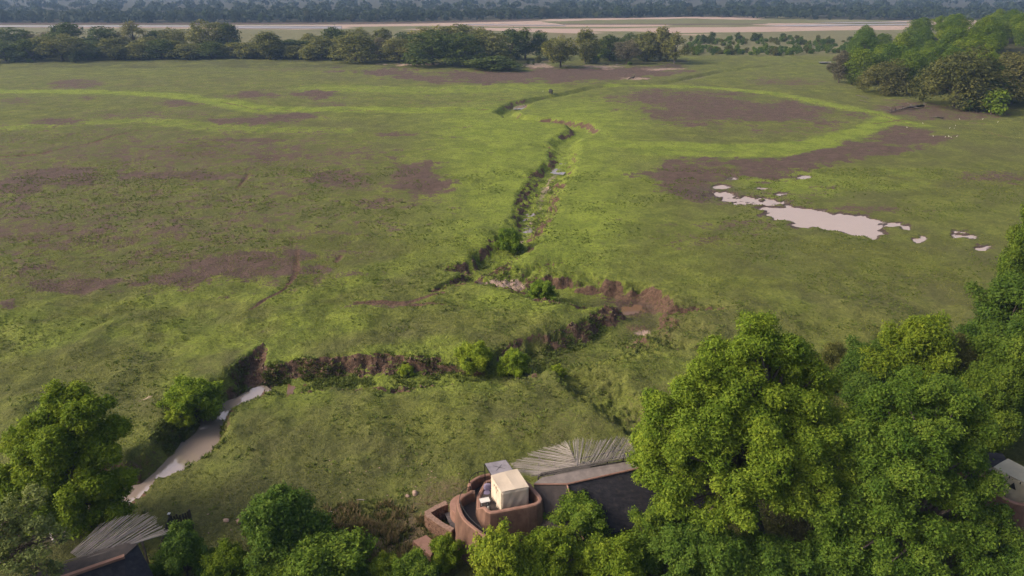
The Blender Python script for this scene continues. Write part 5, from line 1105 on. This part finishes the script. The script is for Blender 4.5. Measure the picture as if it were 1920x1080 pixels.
# ------------------------------------------------------------------ grass: short tufts near, weed clumps across the meadow
def tufts(name, X, Y, hgt, wid, nb, color, label, seed, lean=.5):
    rg = np.random.default_rng(seed); Z = height(X, Y); n = len(X)
    X = np.repeat(X, nb); Y = np.repeat(Y, nb); Z = np.repeat(Z, nb); H = np.repeat(hgt, nb); W = np.repeat(wid, nb); a = rg.uniform(0, 6.283, n * nb); sp = rg.uniform(.1, 1, n * nb) * W
    bx = X + np.cos(a) * sp; by = Y + np.sin(a) * sp; ta = a + rg.normal(size=n * nb) * .8; l = H * lean
    hx, hy = -np.sin(ta) * W * .5, np.cos(ta) * W * .5
    v0 = np.stack([bx - hx, by - hy, Z - .02], 1); v1 = np.stack([bx + hx, by + hy, Z - .02], 1); v2 = np.stack([bx + np.cos(ta) * l, by + np.sin(ta) * l, Z + H * rg.uniform(.6, 1.2, n * nb)], 1)
    V = np.stack([v0, v1, v2], 1).reshape(-1, 3); m = mesh_np(name, V, np.arange(len(V)).reshape(-1, 3), LEAF); face_attr(m, 'tint', np.clip(.5 + np.repeat(rg.normal(size=n) * .12, nb) + rg.normal(size=n * nb) * .1, .02, 1))
    o = link(name, m); o.color = (*color, 1); tag(o, label, 'grass', kind='stuff'); return o
def scatter(n, d0, d1, seed, ulim=.86):
    rg = np.random.default_rng(seed); d = np.sqrt(rg.uniform(d0 * d0, d1 * d1, n)); u = rg.uniform(-ulim, ulim, n); return d * u, d
X, Y = scatter(95000, 38, 120, 1); pxx, pyy = to_px(X, Y); k = (fbm(X * .25, Y * .25, 200, 3) > .42)
X, Y = X[k], Y[k]; rg = np.random.default_rng(2)
tufts('grass_tufts', X, Y, rg.uniform(.05, .16, len(X)), rg.uniform(.05, .12, len(X)), 3, (0.165, 0.185, 0.04), 'short green grass tufts across the near meadow', 3)
X, Y = scatter(42000, 40, 170, 21); pxx, pyy = to_px(X, Y); k = (fbm(X * .12, Y * .12, 220, 4, .6) > .53) & (pond_depth(X, Y, pxx, pyy) < .05)
X, Y = X[k], Y[k]
tufts('herb_clumps', X, Y, rg.uniform(.07, .22, len(X)), rg.uniform(.1, .24, len(X)), 6, (0.13, 0.17, 0.034), 'darker green herb clumps dotted over the meadow', 7, .8)
X, Y = scatter(60000, 95, 260, 11); pxx, pyy = to_px(X, Y)
wz = (fbm(X * .03, Y * .03, 212, 4) - .5)
e1 = 1 - np.sqrt(((pxx - 260) / 430) ** 2 + ((pyy - 370) / 165) ** 2) + wz * 2.2
reg = ((e1 > .1 + .5 * np.random.default_rng(8).random(len(X))) & (pyy > 200) & (fbm(X * .09, Y * .09, 210, 3) > .46)) | ((pxx > 1480) & (pyy > 315) & (pyy < 475) & (wz > .02) & (poly_dist(pxx, pyy * 2, [(1400,730),(1500,700),(1900,850),(1900,940),(1650,910),(1420,860)]) < -8) & (pond_depth(X, Y, pxx, pyy) < .1))
X, Y = X[reg], Y[reg]
tufts('meadow_weeds', X, Y, rg.uniform(.05, .16, len(X)), rg.uniform(.15, .34, len(X)), 5, (0.17, 0.19, 0.045), 'low green weeds in clumps over the left meadow', 4, 1.4)
X = []; Y = []
rgg = random.Random(15)
while len(X) < 2600:
    px, py = rgg.gauss(710, 62), rgg.gauss(1003, 32)
    if py > 940 and px < 830: p = P(px, py); X.append(p.x); Y.append(p.y)
X, Y = np.array(X), np.array(Y); k = fbm(X * .6, Y * .6, 230, 3) > .40; X, Y = X[k], Y[k]
tufts('dry_grass', X, Y, rg.uniform(.2, .6, len(X)), rg.uniform(.08, .16, len(X)), 6, (0.235, 0.185, 0.095), 'tan dry grass on the slope left of the stone plinth', 5, .5)
X2, Y2 = X + rg.normal(size=len(X)) * .5, Y + rg.normal(size=len(X)) * .5
tufts('slope_weeds', X2, Y2, rg.uniform(.15, .45, len(X)), rg.uniform(.08, .16, len(X)), 5, (0.10, 0.115, 0.032), 'low olive weeds growing among the dry grass slope', 6, .7)

# soil clods slumped down the cut banks
def clods():
    rg = np.random.default_rng(31); P0 = []
    for (cx, cy, rx, ry, n) in [(650,690,280,26,1500),(1090,590,150,50,1000),(480,700,50,40,500),(900,500,70,40,350),(1010,400,70,90,600)]:
        q = rg.normal(size=(n, 2)) * [rx * .5, ry * .5] + [cx, cy]; P0 += [P(a, b) for a, b in q]
    X = np.array([p.x for p in P0]); Y = np.array([p.y for p in P0]); z, c = height(X, Y, True)[:2]
    zx = height(X + .25, Y) - z; zy = height(X, Y + .25) - z; sl_ = np.hypot(zx, zy) / .25; k = (c > .25) & (c < 1.9) & (sl_ > .35); X, Y, z = X[k], Y[k], z[k]
    bm = bmesh.new(); bmesh.ops.create_icosphere(bm, subdivisions=1, radius=1); bv = np.array([v.co[:] for v in bm.verts]); bf = np.array([[v.index for v in f.verts] for f in bm.faces]); bm.free()
    n = len(X); s_ = rg.uniform(.04, .16, n); V = bv[None] * (1 + rg.normal(size=(n, len(bv), 1)) * .22) * (s_[:, None] * rg.uniform(.6, 1.3, (n, 3)))[:, None, :] + np.stack([X, Y, z + s_ * .1], 1)[:, None, :]
    F_ = bf[None] + (np.arange(n) * len(bv))[:, None, None]
    o = link('soil_clods', mesh_np('soil_clods', V.reshape(-1, 3), F_.reshape(-1, 3), CLOD)); tag(o, 'brown soil clods slumped down the cut gully banks', 'soil', kind='stuff')
CLOD = simple('clod_soil', (0.095, 0.064, 0.047), (0.18, 0.12, 0.088), 1.2, 0.95)
clods()
rg = np.random.default_rng(33); P0 = []
for (cx, cy, rx, ry, n) in [(650,685,300,24,5000),(1060,615,180,50,4500),(480,700,60,50,1600),(900,500,90,50,1800),(1010,380,90,120,2600),(330,800,110,90,4000)]:
    q = rg.normal(size=(n, 2)) * [rx * .5, ry * .5] + [cx, cy]; P0 += [P(a, b) for a, b in q]
X = np.array([p.x for p in P0]); Y = np.array([p.y for p in P0]); z, c = height(X, Y, True)[:2]; k = (c > .08) & (c < 2.2) & (fbm(X * .35, Y * .35, 240, 3) > .5); X, Y = X[k], Y[k]
tufts('bank_turf', X, Y, rg.uniform(.1, .32, len(X)), rg.uniform(.1, .22, len(X)), 5, (0.13, 0.165, 0.038), 'ragged turf and weeds hanging on the gully banks', 8, .9)

# ------------------------------------------------------------------ haze over the plain
mb = MB(); mb.box((0, 3600, 95), (11000, 7600, 210)); hz_m = mb.mesh('haze'); mt, t = new_mat('haze_air')
o_ = N(t, 'ShaderNodeOutputMaterial'); pv = N(t, 'ShaderNodeVolumePrincipled'); pv.inputs['Color'].default_value = (0.38, 0.58, 0.96, 1); pv.inputs['Density'].default_value = 0.00018; pv.inputs['Anisotropy'].default_value = 0.1
t.links.new(pv.outputs[0], o_.inputs['Volume']); hz_m.materials.append(mt); o = link('haze', hz_m); tag(o, 'thin blue air over the far river plain', 'haze', kind='stuff')
